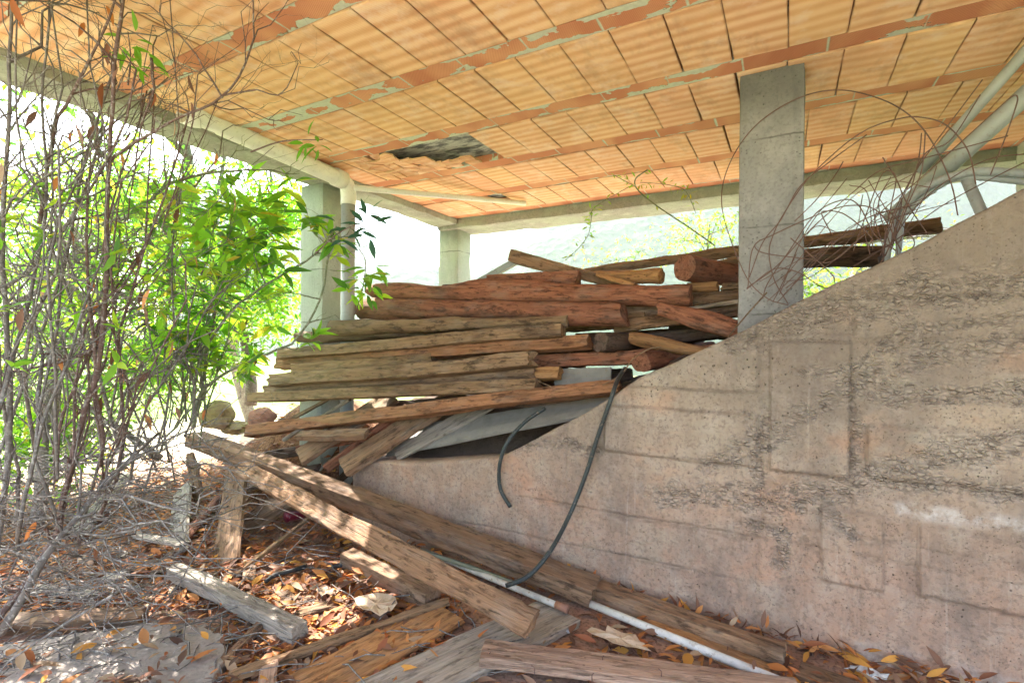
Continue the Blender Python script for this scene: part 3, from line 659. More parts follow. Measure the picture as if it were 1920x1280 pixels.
fb('beam with a splintered broken right end', 500, (705, 727), 2.86, 992, (663, 691), 3.11, .13, W_TAN, up=(0, .25, 1), endcut=.05, rough=1.5)
fb('dark mossy beam squeezed under the splintered beam', 492, (724, 742), 2.92, 1000, (693, 716), 3.2, .12, W_BROWN)
fb('orange block end protruding right of the dark mossy beam', 940, (690, 713), 3.22, 1046, (688, 712), 3.22, .1, W_AMBER, up=(0, .3, 1))
fb('lowest beam of the even stack, golden and nail marked', 463, (737, 754), 2.86, 1002, (711, 736), 3.1, .12, W_TAN, up=(0, .2, 1))
fb('long beam crossing the front of the pile below the even stack', 458, (800, 822), 2.80, 1157, (716, 740), 3.09, .12, W_ORANGE, up=(0, .32, 1), bend=(.012, 0))
fb('cracked brown beam running right below the round ended dark log', 990, (666, 690), 3.4, 1345, (647, 676), 3.35, .12, W_RED)
c = P(1202, 678, Y=3.12); timber('log', 'stubby log with its sawn round end resting by the diagonal wall top', 'log', c, c+np.array([.3, .8, .06]), .13, .13, W_RED, rnd=1, seed=8, group=PILE, endcut=.004)
fb('short orange pole with a faceted left end above the cracked beam', 1180, (617, 648), 3.28, 1335, (652, 672), 3.28, .11, W_AMBER, rnd=1, taper0=.75, **LOG)
fb('thick red beam slanting down to the foot of the grey column', 1235, (562, 590), 3.25, 1392, (602, 640), 3.18, .12, W_RED, rough=1.2, rnd=.7, name='log', cat='log')
fb('dark plank bristling with nails behind the slanting red beam', 1150, (602, 624), 3.5, 1400, (562, 590), 3.5, .05, W_BROWN, cat='plank', name='plank')
fb('pale grey lath left of the grey column', 1285, (577, 583), 3.46, 1400, (558, 567), 3.46, .06, W_GREY, cat='plank', name='plank')
fb('brown beam behind the right end of the topmost log', 1285, (550, 574), 3.6, 1400, (540, 564), 3.6, .1, W_BROWN)
fb('splintered orange offcut below the thick cut log', 1288, (532, 549), 3.62, 1345, (528, 547), 3.62, .08, W_AMBER)
fb('small pale splintered offcut touching the grey column', 1352, (534, 546), 3.62, 1400, (530, 542), 3.62, .08, W_TAN)
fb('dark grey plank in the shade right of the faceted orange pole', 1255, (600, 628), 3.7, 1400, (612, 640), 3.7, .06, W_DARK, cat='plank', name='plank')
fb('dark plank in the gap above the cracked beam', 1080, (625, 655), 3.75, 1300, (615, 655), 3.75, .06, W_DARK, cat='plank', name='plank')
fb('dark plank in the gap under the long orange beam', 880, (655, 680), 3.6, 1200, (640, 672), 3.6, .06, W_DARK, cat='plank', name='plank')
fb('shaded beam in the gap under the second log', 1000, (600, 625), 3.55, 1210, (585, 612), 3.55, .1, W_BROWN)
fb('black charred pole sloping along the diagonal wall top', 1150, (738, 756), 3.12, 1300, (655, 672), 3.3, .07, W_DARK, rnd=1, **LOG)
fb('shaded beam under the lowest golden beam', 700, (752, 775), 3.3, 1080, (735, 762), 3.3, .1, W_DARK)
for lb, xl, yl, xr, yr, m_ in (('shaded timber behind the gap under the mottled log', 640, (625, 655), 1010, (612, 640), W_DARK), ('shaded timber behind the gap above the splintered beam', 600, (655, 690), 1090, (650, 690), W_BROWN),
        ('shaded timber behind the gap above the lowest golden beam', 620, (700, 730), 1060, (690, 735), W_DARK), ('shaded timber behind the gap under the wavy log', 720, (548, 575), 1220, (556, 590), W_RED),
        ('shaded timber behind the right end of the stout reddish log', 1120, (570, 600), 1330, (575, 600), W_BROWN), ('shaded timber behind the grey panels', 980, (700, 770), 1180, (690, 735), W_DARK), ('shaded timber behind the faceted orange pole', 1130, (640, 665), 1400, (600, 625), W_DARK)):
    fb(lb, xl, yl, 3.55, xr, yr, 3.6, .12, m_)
# grey panels  under the pile
def panel(label, q, th, mat, seed=1):
    q = [np.asarray(x) for x in q]; n = nrm(np.cross(q[1]-q[0], q[3]-q[0])); 
    if n[1] > 0: n = -n
    rs = random.Random(seed); nn = 14; V = []
    for s in (0, -1):
        for j in range(4):
            for i in range(nn+1):
                u, v = i/nn, j/3; p = (q[0]*(1-u)+q[1]*u)*(1-v)+(q[3]*(1-u)+q[2]*u)*v
                V.append(p+n*(s*th+(.008 if j in (1,) else 0)+.003*math.sin(i)))
    m = nn+1; K = 4*m
    f = [(j*m+i, j*m+i+1, (j+1)*m+i+1, (j+1)*m+i) for j in range(3) for i in range(nn)]+[tuple(x+K for x in (j*m+i, (j+1)*m+i, (j+1)*m+i+1, j*m+i+1)) for j in range(3) for i in range(nn)]
    f += [(i+1, i, K+i, K+i+1) for i in range(nn)]+[(3*m+i, 3*m+i+1, K+3*m+i+1, K+3*m+i) for i in range(nn)]+[(j*m, (j+1)*m, K+(j+1)*m, K+j*m) for j in range(3)]+[((j+1)*m+nn, j*m+nn, K+j*m+nn, K+(j+1)*m+nn) for j in range(3)]
    return tag(mesh('panel', V, f, mat), label, 'panel')
panel('long grey ribbed panel lying under the pile above the low wall', [P(722, 854, Y=3.06), P(1140, 770, Y=3.08), P(1160, 738, Y=3.3), P(790, 795, Y=3.3)], .02, M_PANEL)
panel('small blue grey panel upright in the gap left of the stubby log', [P(1040, 722, Y=3.3), P(1146, 716, Y=3.3), P(1146, 688, Y=3.34), P(1040, 692, Y=3.34)], .015, M_PANEL, 2)
# ---- leaning planks left of the low wall (top faces seen)
def tp(label, a, b, wpx, t, mat, za=None, zb=None, Ya=None, Yb=None, cat='plank', name='plank', up=(0, 0, 1), group='loose boards round the wall foot', **k):
    """plank given by the centre line of its top face; a, b pixels with height or depth; wpx = width in metres"""
    _s[0] += 1
    p = P(*a, Z=za) if za is not None else P(*a, Y=Ya); q = P(*b, Z=zb) if zb is not None else P(*b, Y=Yb)
    ex = nrm(q-p); ey = nrm(np.cross(up, ex)); ez = np.cross(ex, ey)
    return timber(name, label, cat, p-ez*t/2, q-ez*t/2, t, wpx, mat, up=up, seed=_s[0], group=group, **k)
tp('broad mossy plank sloping down left to the low wall corner', (640, 872), (862, 728), .22, .06, W_BROWN, Ya=2.72, Yb=3.45, up=(-.15, -.9, 1))
tp('weathered plank left of the broad mossy plank', (560, 855), (735, 738), .24, .04, W_BROWN, Ya=2.72, Yb=3.3, up=(-.15, -.9, 1))
tp('dark red edged plank between the two broad leaning planks', (606, 872), (760, 757), .05, .07, W_RED, Ya=2.74, Yb=3.3, up=(-.3, -.25, 1))
tp('grey plank lying behind the broad mossy plank above the low wall', (740, 850), (930, 745), .16, .03, W_GREY, Ya=2.98, Yb=3.4, up=(-.1, -.8, 1))
tp('short board lying crosswise on the leaning planks', (560, 812), (685, 808), .09, .05, W_BROWN, Ya=2.78, Yb=2.85, up=(0, -.5, 1))
tp('dark crooked board under the leaning planks beside the cup', (455, 905), (590, 880), .14, .04, W_DARK, Ya=2.75, Yb=2.85, up=(0, -.6, 1))
tp('narrow greenish lath left of the weathered plank', (530, 822), (655, 745), .07, .03, W_GREY, Ya=2.80, Yb=3.12)
tp('narrow greenish lath nearest the big red stone', (490, 812), (615, 745), .07, .03, W_TAN, Ya=2.85, Yb=3.10)
tp('dark red board half hidden under the crossing beam', (560, 835), (690, 812), .09, .06, W_RED, Ya=2.95, Yb=3.0)
tp('dark beam in shadow behind the crossing beam', (470, 850), (600, 830), .10, .08, W_DARK, Ya=2.95, Yb=3.02)
# ---- big beams in front
def two(label, a, b, Ya, Yb, hh, dd, mat, up, **k):
    """beam by the lower edge of its front face"""
    _s[0] += 1; p = P(*a, Y=Ya); q = P(*b, Y=Yb); ex = nrm(q-p); ey = nrm(np.cross(up, ex)); ez = np.cross(ex, ey)
    return timber('timber', label, 'timber', p+ey*dd/2+ez*hh/2, q+ey*dd/2+ez*hh/2, hh, dd, mat, up=up, seed=_s[0], group='loose boards round the wall foot', **k)
two('long heavy beam slanting down to the wall foot, topmost of the two', (345, 838), (1106, 1140), 2.42, 2.62, .105, .17, W_BROWN, (0, -.05, 1), bend=(.01, 0))
two('long waney board slanting beneath the heavy beam', (440, 893), (985, 1198), 2.38, 2.02, .045, .125, W_BROWN, (.12, -.75, 1), bend=(-.012, .0), rough=1.6)
# floor pieces
FB = 'loose boards round the wall foot'
tp('squared beam lying along the wall foot, its end facing right', (1085, 1082), (1472, 1215), .10, .085, W_BROWN, za=.12, zb=.10, cat='timber', name='timber')
tp('thin orange board between the white pipe and the wall foot beam', (1205, 1160), (1440, 1258), .12, .03, W_AMBER, za=.045, zb=.045)
tp('reddish board lying across the bottom of the view', (905, 1214), (1500, 1286), .14, .05, W_FLOOR, za=.12, zb=.09, endcut=.003)
_rb = bpy.context.scene.collection.objects[-1]
def nails(board, pts, nm='nail'):
    for x, y, dx in pts:
        c = P(x, y, Z=.115); b = MB(); b.tube(spline([c-np.array([0, 0, .02]), c+np.array([0, 0, .008]), c+np.array([dx, -.008, .022])], 3), .0022, 6)
        o = b.build(nm, M_WIRE, None, True); o.parent = board; o.matrix_parent_inverse = board.matrix_world.inverted()
nails(_rb, [(918, 1228, .01), (1002, 1255, -.012), (1110, 1268, .01), (1240, 1262, -.01), (1130, 1235, .008)])
tp('broad grey weathered board pointing at the pipe ends', (1050, 1140), (690, 1310), .28, .04, W_GREY, za=.06, zb=.08, res=.03)
tp('broad orange board with a large sunlit patch', (838, 1143), (565, 1290), .26, .035, W_AMBER, za=.06, zb=.07, rough=1.5)
tp('narrow batten on the leaves above the broad orange board', (840, 1122), (435, 1258), .045, .03, W_TAN, za=.08, zb=.09)
tp('short thick offcut standing in leaves behind the waney board', (650, 1032), (812, 1108), .11, .09, W_BROWN, za=.13, zb=.11, cat='timber', name='timber')
tp('grey squared beam end speckled with sun on the leaves', (325, 1058), (563, 1170), .085, .075, W_GREY, za=.13, zb=.13, cat='timber', name='timber')
tp('dark plank leaning up towards the heavy beam', (418, 1058), (443, 872), .20, .03, W_BROWN, za=.03, Yb=2.62, up=(.1, -1, .8))
tp('broad dark board reaching under the heavy beam', (430, 1000), (590, 905), .20, .03, W_BROWN, za=.06, Yb=2.85, up=(.2, -.7, 1))
tp('pale thin stick leaning on the leaves', (440, 1076), (578, 968), .03, .022, W_TAN, za=.05, Yb=2.5, name='stick', cat='stick')
tp('grey board standing in the rubble left of the dark plank', (325, 1045), (340, 912), .18, .03, W_GREY, za=.03, Yb=2.5, up=(.1, -1, .7))
tp('rusty brown offcut wedged between two leaning boards', (345, 1005), (410, 925), .08, .06, W_RED, za=.10, Yb=2.6, rnd=1)
tp('low dark plank at the left edge behind the slab', (-60, 1160), (268, 1148), .07, .09, W_BROWN, za=.10, zb=.10, up=(0, -.5, 1))
tp('grey plank sticking out of the twigs at left', (140, 1000), (232, 888), .14, .03, W_GREY, za=.10, Yb=2.5, up=(.3, -.6, 1))
tp('pointed bright offcut under the upper end of the heavy beam', (370, 940), (352, 850), .07, .05, W_TAN, Ya=2.5, Yb=2.55, up=(.3, -1, .4), taper1=.4)
tp('split stick lying beside the sun speckled slab', (408, 1242), (488, 1165), .05, .03, W_BROWN, za=.06, zb=.08, name='stick', cat='stick')
tp('small stub of board at the bottom edge', (496, 1310), (508, 1240), .07, .03, W_FLOOR, za=.07, zb=.08)
tp('grey offcut under the pipe ends by the wall foot', (1330, 1218), (1470, 1275), .09, .03, W_BROWN, za=.03, zb=.03)
tp('brown plank in the bottom right corner of the floor', (1500, 1250), (1680, 1320), .12, .03, W_BROWN, za=.05, zb=.05)
# ------------------------------------------------------------------ pipes, hoses
def tubething(name, label, cat, pts, r, mat, n=12, group=None, sp=8):
    b = MB(); q = spline(pts, sp) if len(pts) > 2 else np.array(pts); b.tube(q-q[0], r, n); return tag(b.build(name, mat, None, True, loc=tuple(q[0])), label, cat, group)
def pipe_hollow(name, parts_label, p, q, r, mat, parent=None):
    p = np.array(p); q = np.array(q); ex = nrm(q-p); u = nrm(np.cross(ex, (0, 0, 1))); v = np.cross(ex, u); n = 24; V = []; a = np.linspace(0, 2*math.pi, n, endpoint=False)
    for pt, rr in ((p+ex*.16, r*.9), (p, r*1.25), (p, r*1.33), (p+ex*.07, r*1.3), (p+ex*.13, r), (q, r)):
        V += list(pt+rr*(np.cos(a)[:, None]*u+np.sin(a)[:, None]*v))
    f = [(k*n+j, k*n+(j+1) % n, (k+1)*n+(j+1) % n, (k+1)*n+j) for k in range(5) for j in range(n)]
    return mesh(name, V, f, mat, parent, True)
dr = empty('drain_pipe', 'white plastic drain pipe running under the left ceiling edge and down the column', 'pipe', (-3.4, 3.1, 2.8))
XP = -3.40
a = P(345, 205, X=XP); b = P(632, 333, X=XP)
sub(pipe_hollow('horizontal_pipe', '', a, b+nrm(b-a)*.05, .068, M_PVC), dr)
m_ = MB(); m_.tube([b-nrm(b-a)*.03, b+nrm(b-a)*.07], .078, 24); sub(m_.build('pipe_collar', M_PVC, None, True), dr)
bb_ = b+nrm(b-a)*.08
m_ = MB(); m_.tube(spline([b+nrm(b-a)*.03, bb_+np.array([0, .03, -.03]), bb_+np.array([0, .05, -.12]), bb_+np.array([0, .05, -.2])], 6), .066, 24); sub(m_.build('pipe_elbow', M_PVC, None, True), dr)
m_ = MB(); m_.tube([bb_+np.array([0, .05, -.18]), (bb_[0], bb_[1]+.05, .1)], .060, 24); sub(m_.build('vertical_pipe', M_PVCG, None, True), dr)
a = P(664, 352, X=-3.3); b = P(985, 381, Z=2.93)
tubething('ceiling_pipe', 'thin white pipe running from the drain pipe to the small ceiling hole', 'pipe', [a, b], .026, M_PVC, 16)
# right hand pipes
tubething('plastic_pipe', 'slimmer of the two pale pipes slanting up to the ceiling at right', 'pipe', [P(1725, 322, Y=3.6), P(1960, 55, Y=3.2)], .027, M_PVCG, 18, 'pale pipes at the right')
tubething('plastic_pipe', 'thicker of the two pale pipes slanting up to the ceiling at right', 'pipe', [P(1668, 412, Y=3.7), P(1990, 118, Y=3.25)], .045, M_PVCG, 20, 'pale pipes at the right')
def corr(pts, r, label, mat):
    q = spline(pts, 40); b = MB(); rad = r*(1+.06*np.sign(np.sin(np.arange(len(q))*1.9))); b.tube(q-q[0], rad, 14); return tag(b.build('flexible_duct', mat, None, True, loc=tuple(q[0])), label, 'duct', 'flexible ducts at the right')
corr([P(1700, 382, Y=3.35), P(1735, 352, Y=3.32), P(1790, 330, Y=3.3), P(1850, 322, Y=3.28), P(1990, 332, Y=3.25)], .022, 'upper of two grey flexible ducts arching over the wall', M_PVCG)
corr([P(1668, 432, Y=3.4), P(1700, 398, Y=3.36), P(1760, 350, Y=3.33), P(1820, 333, Y=3.3), P(1990, 350, Y=3.25)], .014, 'lower of two grey flexible ducts arching over the wall', M_PVCG)
timber('stub_post', 'short grey stub under the flexible ducts above the wall top', 'post', P(1812, 335, Y=3.32), P(1842, 402, Y=3.2), .05, .05, M_STEEL, seed=1, rough=.2, rnd=1)
for x0, x1, lb in ((1662, 1672, 'left'), (1682, 1690, 'right')):
    tubething('conduit', 'thin grey conduit stub below the ducts, %s of the pair' % lb, 'conduit', [P(x0, 500, Y=3.3), P(x1, 420, Y=3.32), P(x1+8, 395, Y=3.35)], .014, M_PVCG, 10)
# floor pipes
tubething('pipe', 'long white pipe lying between the boards on the floor', 'pipe', [P(1050, 1108, Z=.06), P(1520, 1300, Z=.05)], .020, M_PIPEW, 16)
rp = empty('pipe', 'scuffed grey pipe with a rusty end lying beside the white pipe', 'pipe', P(1060, 1140, Z=.08))
m_ = MB(); m_.tube([P(790, 1030, Z=.09), P(1045, 1134, Z=.09)], .017, 16); sub(m_.build('pipe_body', M_PIPER, None, True), rp)
m_ = MB(); m_.tube([P(1043, 1133, Z=.09), P(1064, 1142, Z=.09)], .020, 16); sub(m_.build('rusty_fitting', M_ROCKR, None, True), rp)
tubething('hose', 'olive hose end sliding under the waney board', 'hose', [P(745, 1020, Z=.12), P(800, 1036, Z=.12), P(880, 1062, Z=.11), P(960, 1092, Z=.09)], .014, M_OLIVE)
tubething('hose', 'long black hose hanging over the wall and curling onto the beam', 'hose', [P(1172, 690, Y=3.12), P(1160, 708, Y=2.98), P(1152, 728, Y=2.865), P(1142, 758, Y=2.825), P(1122, 815, Y=2.825), P(1098, 890, Y=2.82), P(1068, 965, Y=2.76), P(1032, 1032, Y=2.56), P(992, 1078, Y=2.44), P(948, 1098, Y=2.36)], .0128, M_HOSE, group='black hoses on the wall')
tubething('hose', 'short black hose hanging over the low wall with a cut end', 'hose', [P(1022, 765, Y=3.02), P(985, 790, Y=2.93), P(952, 828, Y=2.84), P(937, 870, Y=2.82), P(938, 915, Y=2.83), P(957, 950, Y=2.82)], .0128, M_HOSE, group='black hoses on the wall')
tubething('rubber_pipe', 'bent piece of black rubber pipe on the leaves', 'rubber pipe', [P(498, 1090, Z=.06), P(515, 1078, Z=.07), P(545, 1070, Z=.07), P(572, 1062, Z=.06)], .013, M_BLACK)
tubething('rubber_pipe', 'black rubber pipe stub beside the short thick offcut', 'rubber pipe', [P(622, 1062, Z=.06), P(650, 1057, Z=.06), P(672, 1046, Z=.06)], .013, M_BLACK)
tubething('cane', 'thin dry cane leaning from the wall top past the column foot', 'cane', [P(1365, 632, Y=2.97), P(1400, 590, Y=2.98), P(1438, 548, Y=3.0)], .004, W_TAN)
tubething('root', 'pale curved root hanging under the stubby log', 'root', [P(1130, 722, Y=3.04), P(1165, 702, Y=3.05), P(1185, 675, Y=3.05), P(1215, 655, Y=3.06), P(1240, 650, Y=3.1)], .004, W_TAN)
tubething('straw', 'pale straw sticking out under the splintered beam', 'straw', [P(975, 695, Y=3.02), P(1005, 712, Y=3.0), P(1036, 726, Y=2.99)], .003, W_TAN)
# cup
a = P(537, 968, Y=2.45); b = P(575, 962, Y=2.62)
m_ = MB(); ex = b-a; m_.tube([a+ex*.06, a, a+ex*.02, a+ex*.05, a+ex*.5, b], [.030, .037, .042, .040, .036, .032], 20); tag(m_.build('plastic_cup', M_CUP, None, True), 'dark red plastic cup lying in the shade under the slanting boards', 'cup')

# stones
def stone(label, c, r, mat, seed, sc3=(1, 1, 1)):
    n, k = 20, 12; V = []
    for j in range(k+1):
        for i in range(n):
            t = math.pi*j/k; a = 2*math.pi*i/n; d = np.array([math.sin(t)*math.cos(a), math.sin(t)*math.sin(a), math.cos(t)])
            rr = r*(1+.5*fbm(d[0]*1.3+seed, d[1]*1.3, d[2]*1.3, 3)); V.append(d*rr*np.array(sc3))
    f = [(j*n+i, (j+1)*n+i, (j+1)*n+(i+1) % n, j*n+(i+1) % n) for j in range(k) for i in range(n)]
    return tag(mesh('stone', V, f, mat, smooth=False, loc=tuple(c)), label, 'stone')
stone('big split reddish stone under the left end of the stack', P(490, 782, Y=3.1), .12, M_ROCKR, 3, (1, 1, .9))
stone('mossy yellowish boulder behind the upper end of the heavy beam', P(405, 778, Y=3.0), .17, M_ROCKM, 9, (1.1, .9, .85))
stone('flat mossy stone between the boulder and the reddish stone', P(440, 800, Y=3.15), .13, M_ROCKM, 14, (1.3, .9, .5))
stone('small grey stone among the twigs at the foot of the shrubs', P(215, 1085, Z=.03), .07, M_SLAB, 5, (1.3, 1, .5))

# ------------------------------------------------------------------ rebar wires
rsw = random.Random(12)
def wire(label, pts, Ys, r=.0028):
    n = len(pts); q = [P(x, y, Y=Ys[0]+(Ys[1]-Ys[0])*i/(n-1)) for i, (x, y) in enumerate(pts)]
    tubething('steel_wire', label, 'wire', q, r, M_WIRE, 6, 'rusty steel wires by the column', sp=10)
wire('widest loop of rusty wire arching in front of the column and the ceiling', [(1478, 572), (1440, 560), (1403, 525), (1372, 455), (1354, 390), (1358, 335), (1385, 275), (1430, 224), (1500, 183), (1570, 169), (1640, 182), (1700, 212), (1745, 262), (1782, 340), (1796, 404)], (2.96, 3.05))
wire('second largest wire loop peaking right of the column', [(1478, 570), (1452, 525), (1442, 475), (1450, 440), (1470, 400), (1514, 337), (1579, 275), (1632, 240), (1689, 222), (1726, 220), (1773, 234), (1814, 281), (1830, 345)], (2.97, 3.08))
wire('wire with a tight hook at its upper right end', [(1620, 430), (1665, 385), (1723, 337), (1807, 262), (1870, 205), (1900, 180), (1908, 186), (1900, 215), (1882, 266), (1857, 328)], (3.1, 3.1))
wire('wire rising steeply to the upper right past the pipes', [(1655, 490), (1668, 420), (1700, 350), (1745, 280), (1842, 150)], (3.1, 3.2))
wire('wire ending bluntly beside the first pipe', [(1650, 480), (1680, 400), (1712, 330), (1738, 285), (1783, 262), (1838, 178)], (3.12, 3.2))
wire('wire bending to a point above the wire tangle', [(1735, 245), (1732, 290), (1725, 330), (1700, 390), (1670, 470)], (3.05, 3.12))
wire('long wire sweeping from the column foot up to the right', [(1400, 540), (1455, 500), (1520, 430), (1600, 360), (1650, 320), (1720, 300), (1890, 255)], (2.95, 3.15))
wire('narrow hairpin wire right of the column', [(1600, 470), (1632, 380), (1652, 330), (1668, 320), (1680, 335), (1672, 380), (1660, 440), (1655, 480)], (3.1, 3.1))
wire('straight wire crossing the tangle from the beam edge', [(1655, 295), (1680, 335), (1700, 380), (1740, 440)], (3.1, 3.15))
wire('wire running from the column middle to the ceiling tiles', [(1405, 520), (1430, 455), (1464, 412), (1500, 350), (1560, 300), (1625, 253)], (2.96, 3.05))
wire('wire ending short of the ceiling beside the column edge', [(1490, 415), (1530, 375), (1565, 330), (1581, 303)], (3.0, 3.05))
wire('low wire curving left across the column', [(1402, 540), (1412, 465), (1450, 440), (1540, 400), (1600, 385), (1650, 400), (1690, 470)], (2.95, 3.1))
wire('wire crossing the column low down to the left', [(1425, 450), (1415, 462), (1435, 475), (1510, 485), (1560, 490), (1620, 440)], (2.95, 3.05))
wire('wire spiralling round the column foot', [(1400, 542), (1450, 505), (1495, 510), (1550, 540), (1600, 520)], (2.95, 3.0))
wire('short straight wire across the column edge', [(1482, 446), (1520, 478), (1560, 515), (1565, 530)], (2.95, 3.0))
wire('wire of small curl just right of the column', [(1560, 440), (1542, 405), (1545, 396), (1580, 400), (1620, 430), (1640, 455)], (3.05, 3.05))
wire('wire arc low over the logs', [(1430, 560), (1440, 530), (1480, 470), (1530, 400), (1580, 375), (1610, 385), (1640, 440), (1680, 470)], (2.97, 3.1))
wire('wire leaning far right toward the frame edge', [(1650, 495), (1700, 410), (1760, 350), (1850, 300), (1930, 288)], (3.1, 3.2))
wire('faint wire crossing below the ducts', [(1600, 500), (1680, 450), (1760, 390), (1850, 340), (1930, 300)], (3.12, 3.2))
wire('wire standing almost upright in the tangle', [(1660, 480), (1700, 380), (1722, 300), (1728, 250)], (3.08, 3.1))
for k in range(22):
    x0 = rsw.uniform(1420, 1480) if k % 2 else rsw.uniform(1630, 1690); y0 = rsw.uniform(520, 568) if k % 2 else rsw.uniform(455, 485)
    x1 = rsw.uniform(1560, 1800); y1 = rsw.uniform(300, 450); mx, my = (x0+x1)/2+rsw.uniform(-50, 50), (y0+y1)/2+rsw.uniform(-60, 40)
    wire('rusty wire in the thick of the tangle right of the column', [(x0, y0), (mx, my), (x1, y1)], (rsw.uniform(2.95, 3.0) if k % 2 else 3.1, rsw.uniform(3.0, 3.25)), .0022)

# ------------------------------------------------------------------ vegetation
def leaf_geo(n=6):
    # lanceolate leaf, length 1 along x, folded a little along its rib and drooping
    xs = np.array([0, .18, .42, .70, 1.]); ws = np.array([.015, .10, .145, .10, .0])
    v = []; 
    for x, w_ in zip(xs, ws): z = -.18*x*x; v += [(x, -w_, z+w_*.35), (x, 0, z), (x, w_, z+w_*.35)]
    f = [(3*i+j, 3*i+3+j, 3*i+4+j, 3*i+1+j) for i in range(4) for j in range(2)]
    return np.array(v), f
def leaf_simple():
    return np.array([(0, 0, 0), (.45, -.2, .05), (1, 0, -.12), (.45, .2, .05)]), [(0, 1, 2, 3)]
class Leaves:
    def __init__(s, simple=False): s.g = leaf_simple() if simple else leaf_geo(); s.V = []; s.C = []; s.k = 0
    def add(s, p, d, L, c, rs, roll=None, wd=1.):
        d = nrm(d); ref = np.array([rs.gauss(0, .6), rs.gauss(0, .6), 1.]) if roll is None else np.array(roll, float)
        y = np.cross(ref, d); y /= np.linalg.norm(y)+1e-9; z = np.cross(d, y)
        s.V.append(np.asarray(p)+L*(s.g[0][:, :1]*d+s.g[0][:, 1:2]*y*wd+s.g[0][:, 2:]*z)); s.C.append(c); s.k += 1
    def build(s, name, mat, parent=None):
        m = len(s.g[0]); f = [tuple(i+q*m for i in t) for q in range(s.k) for t in s.g[1]]
        return mesh(name, np.vstack(s.V), f, mat, parent, True, attrs={'col': np.repeat(np.array(s.C, np.float32), m, 0)})
def lime(rs):
    c = rs.random()
    b = (.22, .44, .045) if c < .45 else (.40, .56, .06) if c < .72 else (.10, .25, .045) if c < .95 else (.5, .42, .06)
    k = rs.uniform(.75, 1.25); return tuple(x*k for x in b)
def drycol(rs):
    b = rs.choice([(.48, .18, .055), (.52, .22, .07), (.44, .15, .05), (.56, .25, .09), (.30, .11, .055), (.22, .10, .06), (.17, .09, .06), (.25, .13, .085), (.30, .18, .12), (.13, .07, .05), (.40, .28, .18), (.58, .28, .06)]); k = rs.uniform(.7, 1.2); return tuple(x*k for x in b)
def lift(p):
    if p[0] > XL-.4 and p[2] > 2.93: p[2] = 2.93-.02*(p[2]-2.93)
    return p
def path(a, b, rs, wob=.12, n=9, sag=0.):
    a = np.array(a, float); b = np.array(b, float); L = np.linalg.norm(b-a); o = rs.random()*60; pts = []
    for i in range(n):
        t = i/(n-1); k = math.sin(math.pi*min(1, t*1.15))*.6+.4*t
        j = np.array([vn(t*3+o, 1.), vn(t*3+o, 5.), vn(t*3+o, 9.)])*wob*L*k*2; j2 = np.array([rs.uniform(-1, 1) for _ in range(3)])*.012*L*(0 < i)
        pts.append(lift(a+(b-a)*t+j+j2+np.array([0, 0, sag*L*math.sin(math.pi*t)])))
    return np.array(pts)
def twigs_from(mb, pts, r0, rs, num, lmin, lmax, depth=1, leaves=None, dr=None, up=.3, ltip=.10, pleaf=.0, pdry=.03):
    for _ in range(num):
        i = rs.randint(1, len(pts)-1); s = pts[i]; tg = nrm(pts[i]-pts[i-1]); d = nrm(tg+np.array([rs.gauss(0, .8), rs.gauss(0, .8), rs.gauss(up, .6)])); L = rs.uniform(lmin, lmax)
        q = path(s, s+d*L, rs, .18, 5); r = r0*rs.uniform(.3, .55); mb.tube(q, np.linspace(r, r*.3, len(q)), 4, cap=False)
        if depth > 0: twigs_from(mb, q, r, rs, rs.randint(1, 3), lmin*.5, lmax*.6, depth-1, leaves, dr, up, ltip, pleaf, pdry)
        ppx, ppy = proj(q[-1])
        if leaves is not None and rs.random() < pleaf and 330 < ppy < 700 and ppx < 640:
            for t in range(rs.randint(4, 8)):
                pp = q[-1]+(q[-2]-q[-1])*rs.random()*1.2; leaves.add(pp, nrm(q[-1]-q[0])*.6+np.array([rs.gauss(0, .7), rs.gauss(0, .7), rs.gauss(-.15, .5)]), ltip*rs.uniform(.7, 1.25), lime(rs), rs)
        if dr is not None and rs.random() < pdry: dr.add(q[-1], (rs.gauss(0, .3), rs.gauss(0, .3), -1), rs.uniform(.06, .1), drycol(rs), rs)
def shrub(name, label, base, stems, mat, r=.012, seed=1, ntw=10, tl=(.15, .5), depth=1, leaf=0, ltip=.1, pdry=.015, group='bare shrubs at the left', cat='shrub'):
    rs = random.Random(seed); t = empty(name, label, cat, tuple(base), group); mb = MB(); lv = Leaves(); dr = Leaves()
    for st in stems:
        pts, rr, nt = st
        if len(pts) == 2: q = path(pts[0], pts[1], rs, .09, 10)
        else: q = spline(pts, 4); q = np.array([lift(p+np.array([rs.uniform(-1, 1) for _ in range(3)])*.004) for p in q])
        mb.tube(q, np.linspace(rr, rr*.45, len(q)), 7 if rr > .01 else 5)
        twigs_from(mb, q, rr, rs, nt, tl[0], tl[1], depth, lv, dr, ltip=ltip, pleaf=leaf, pdry=pdry)
    sub(mb.build('branches', mat, None, True), t)
    if lv.k: sub(lv.build('foliage', M_LEAF), t)
    if dr.k: sub(dr.build('withered_leaves', M_DRY), t)
    return t
def D(x, y, d): return P(x, y, D=d)
def Dz(x, y, d): q = P(x, y, D=d); q[2] = max(q[2], .02); return q
rg = random.Random(77)
def rstems(n, bx, by, bd, tx, ty, td, r=(.003, .009), nt=8):
    out = []
    for _ in range(n):
        a = Dz(rg.uniform(*bx), rg.uniform(*by), rg.uniform(*bd)); b = D(rg.uniform(*tx), rg.uniform(*ty), rg.uniform(*td)); out.append(([a, b], rg.uniform(*r), nt))
    return out
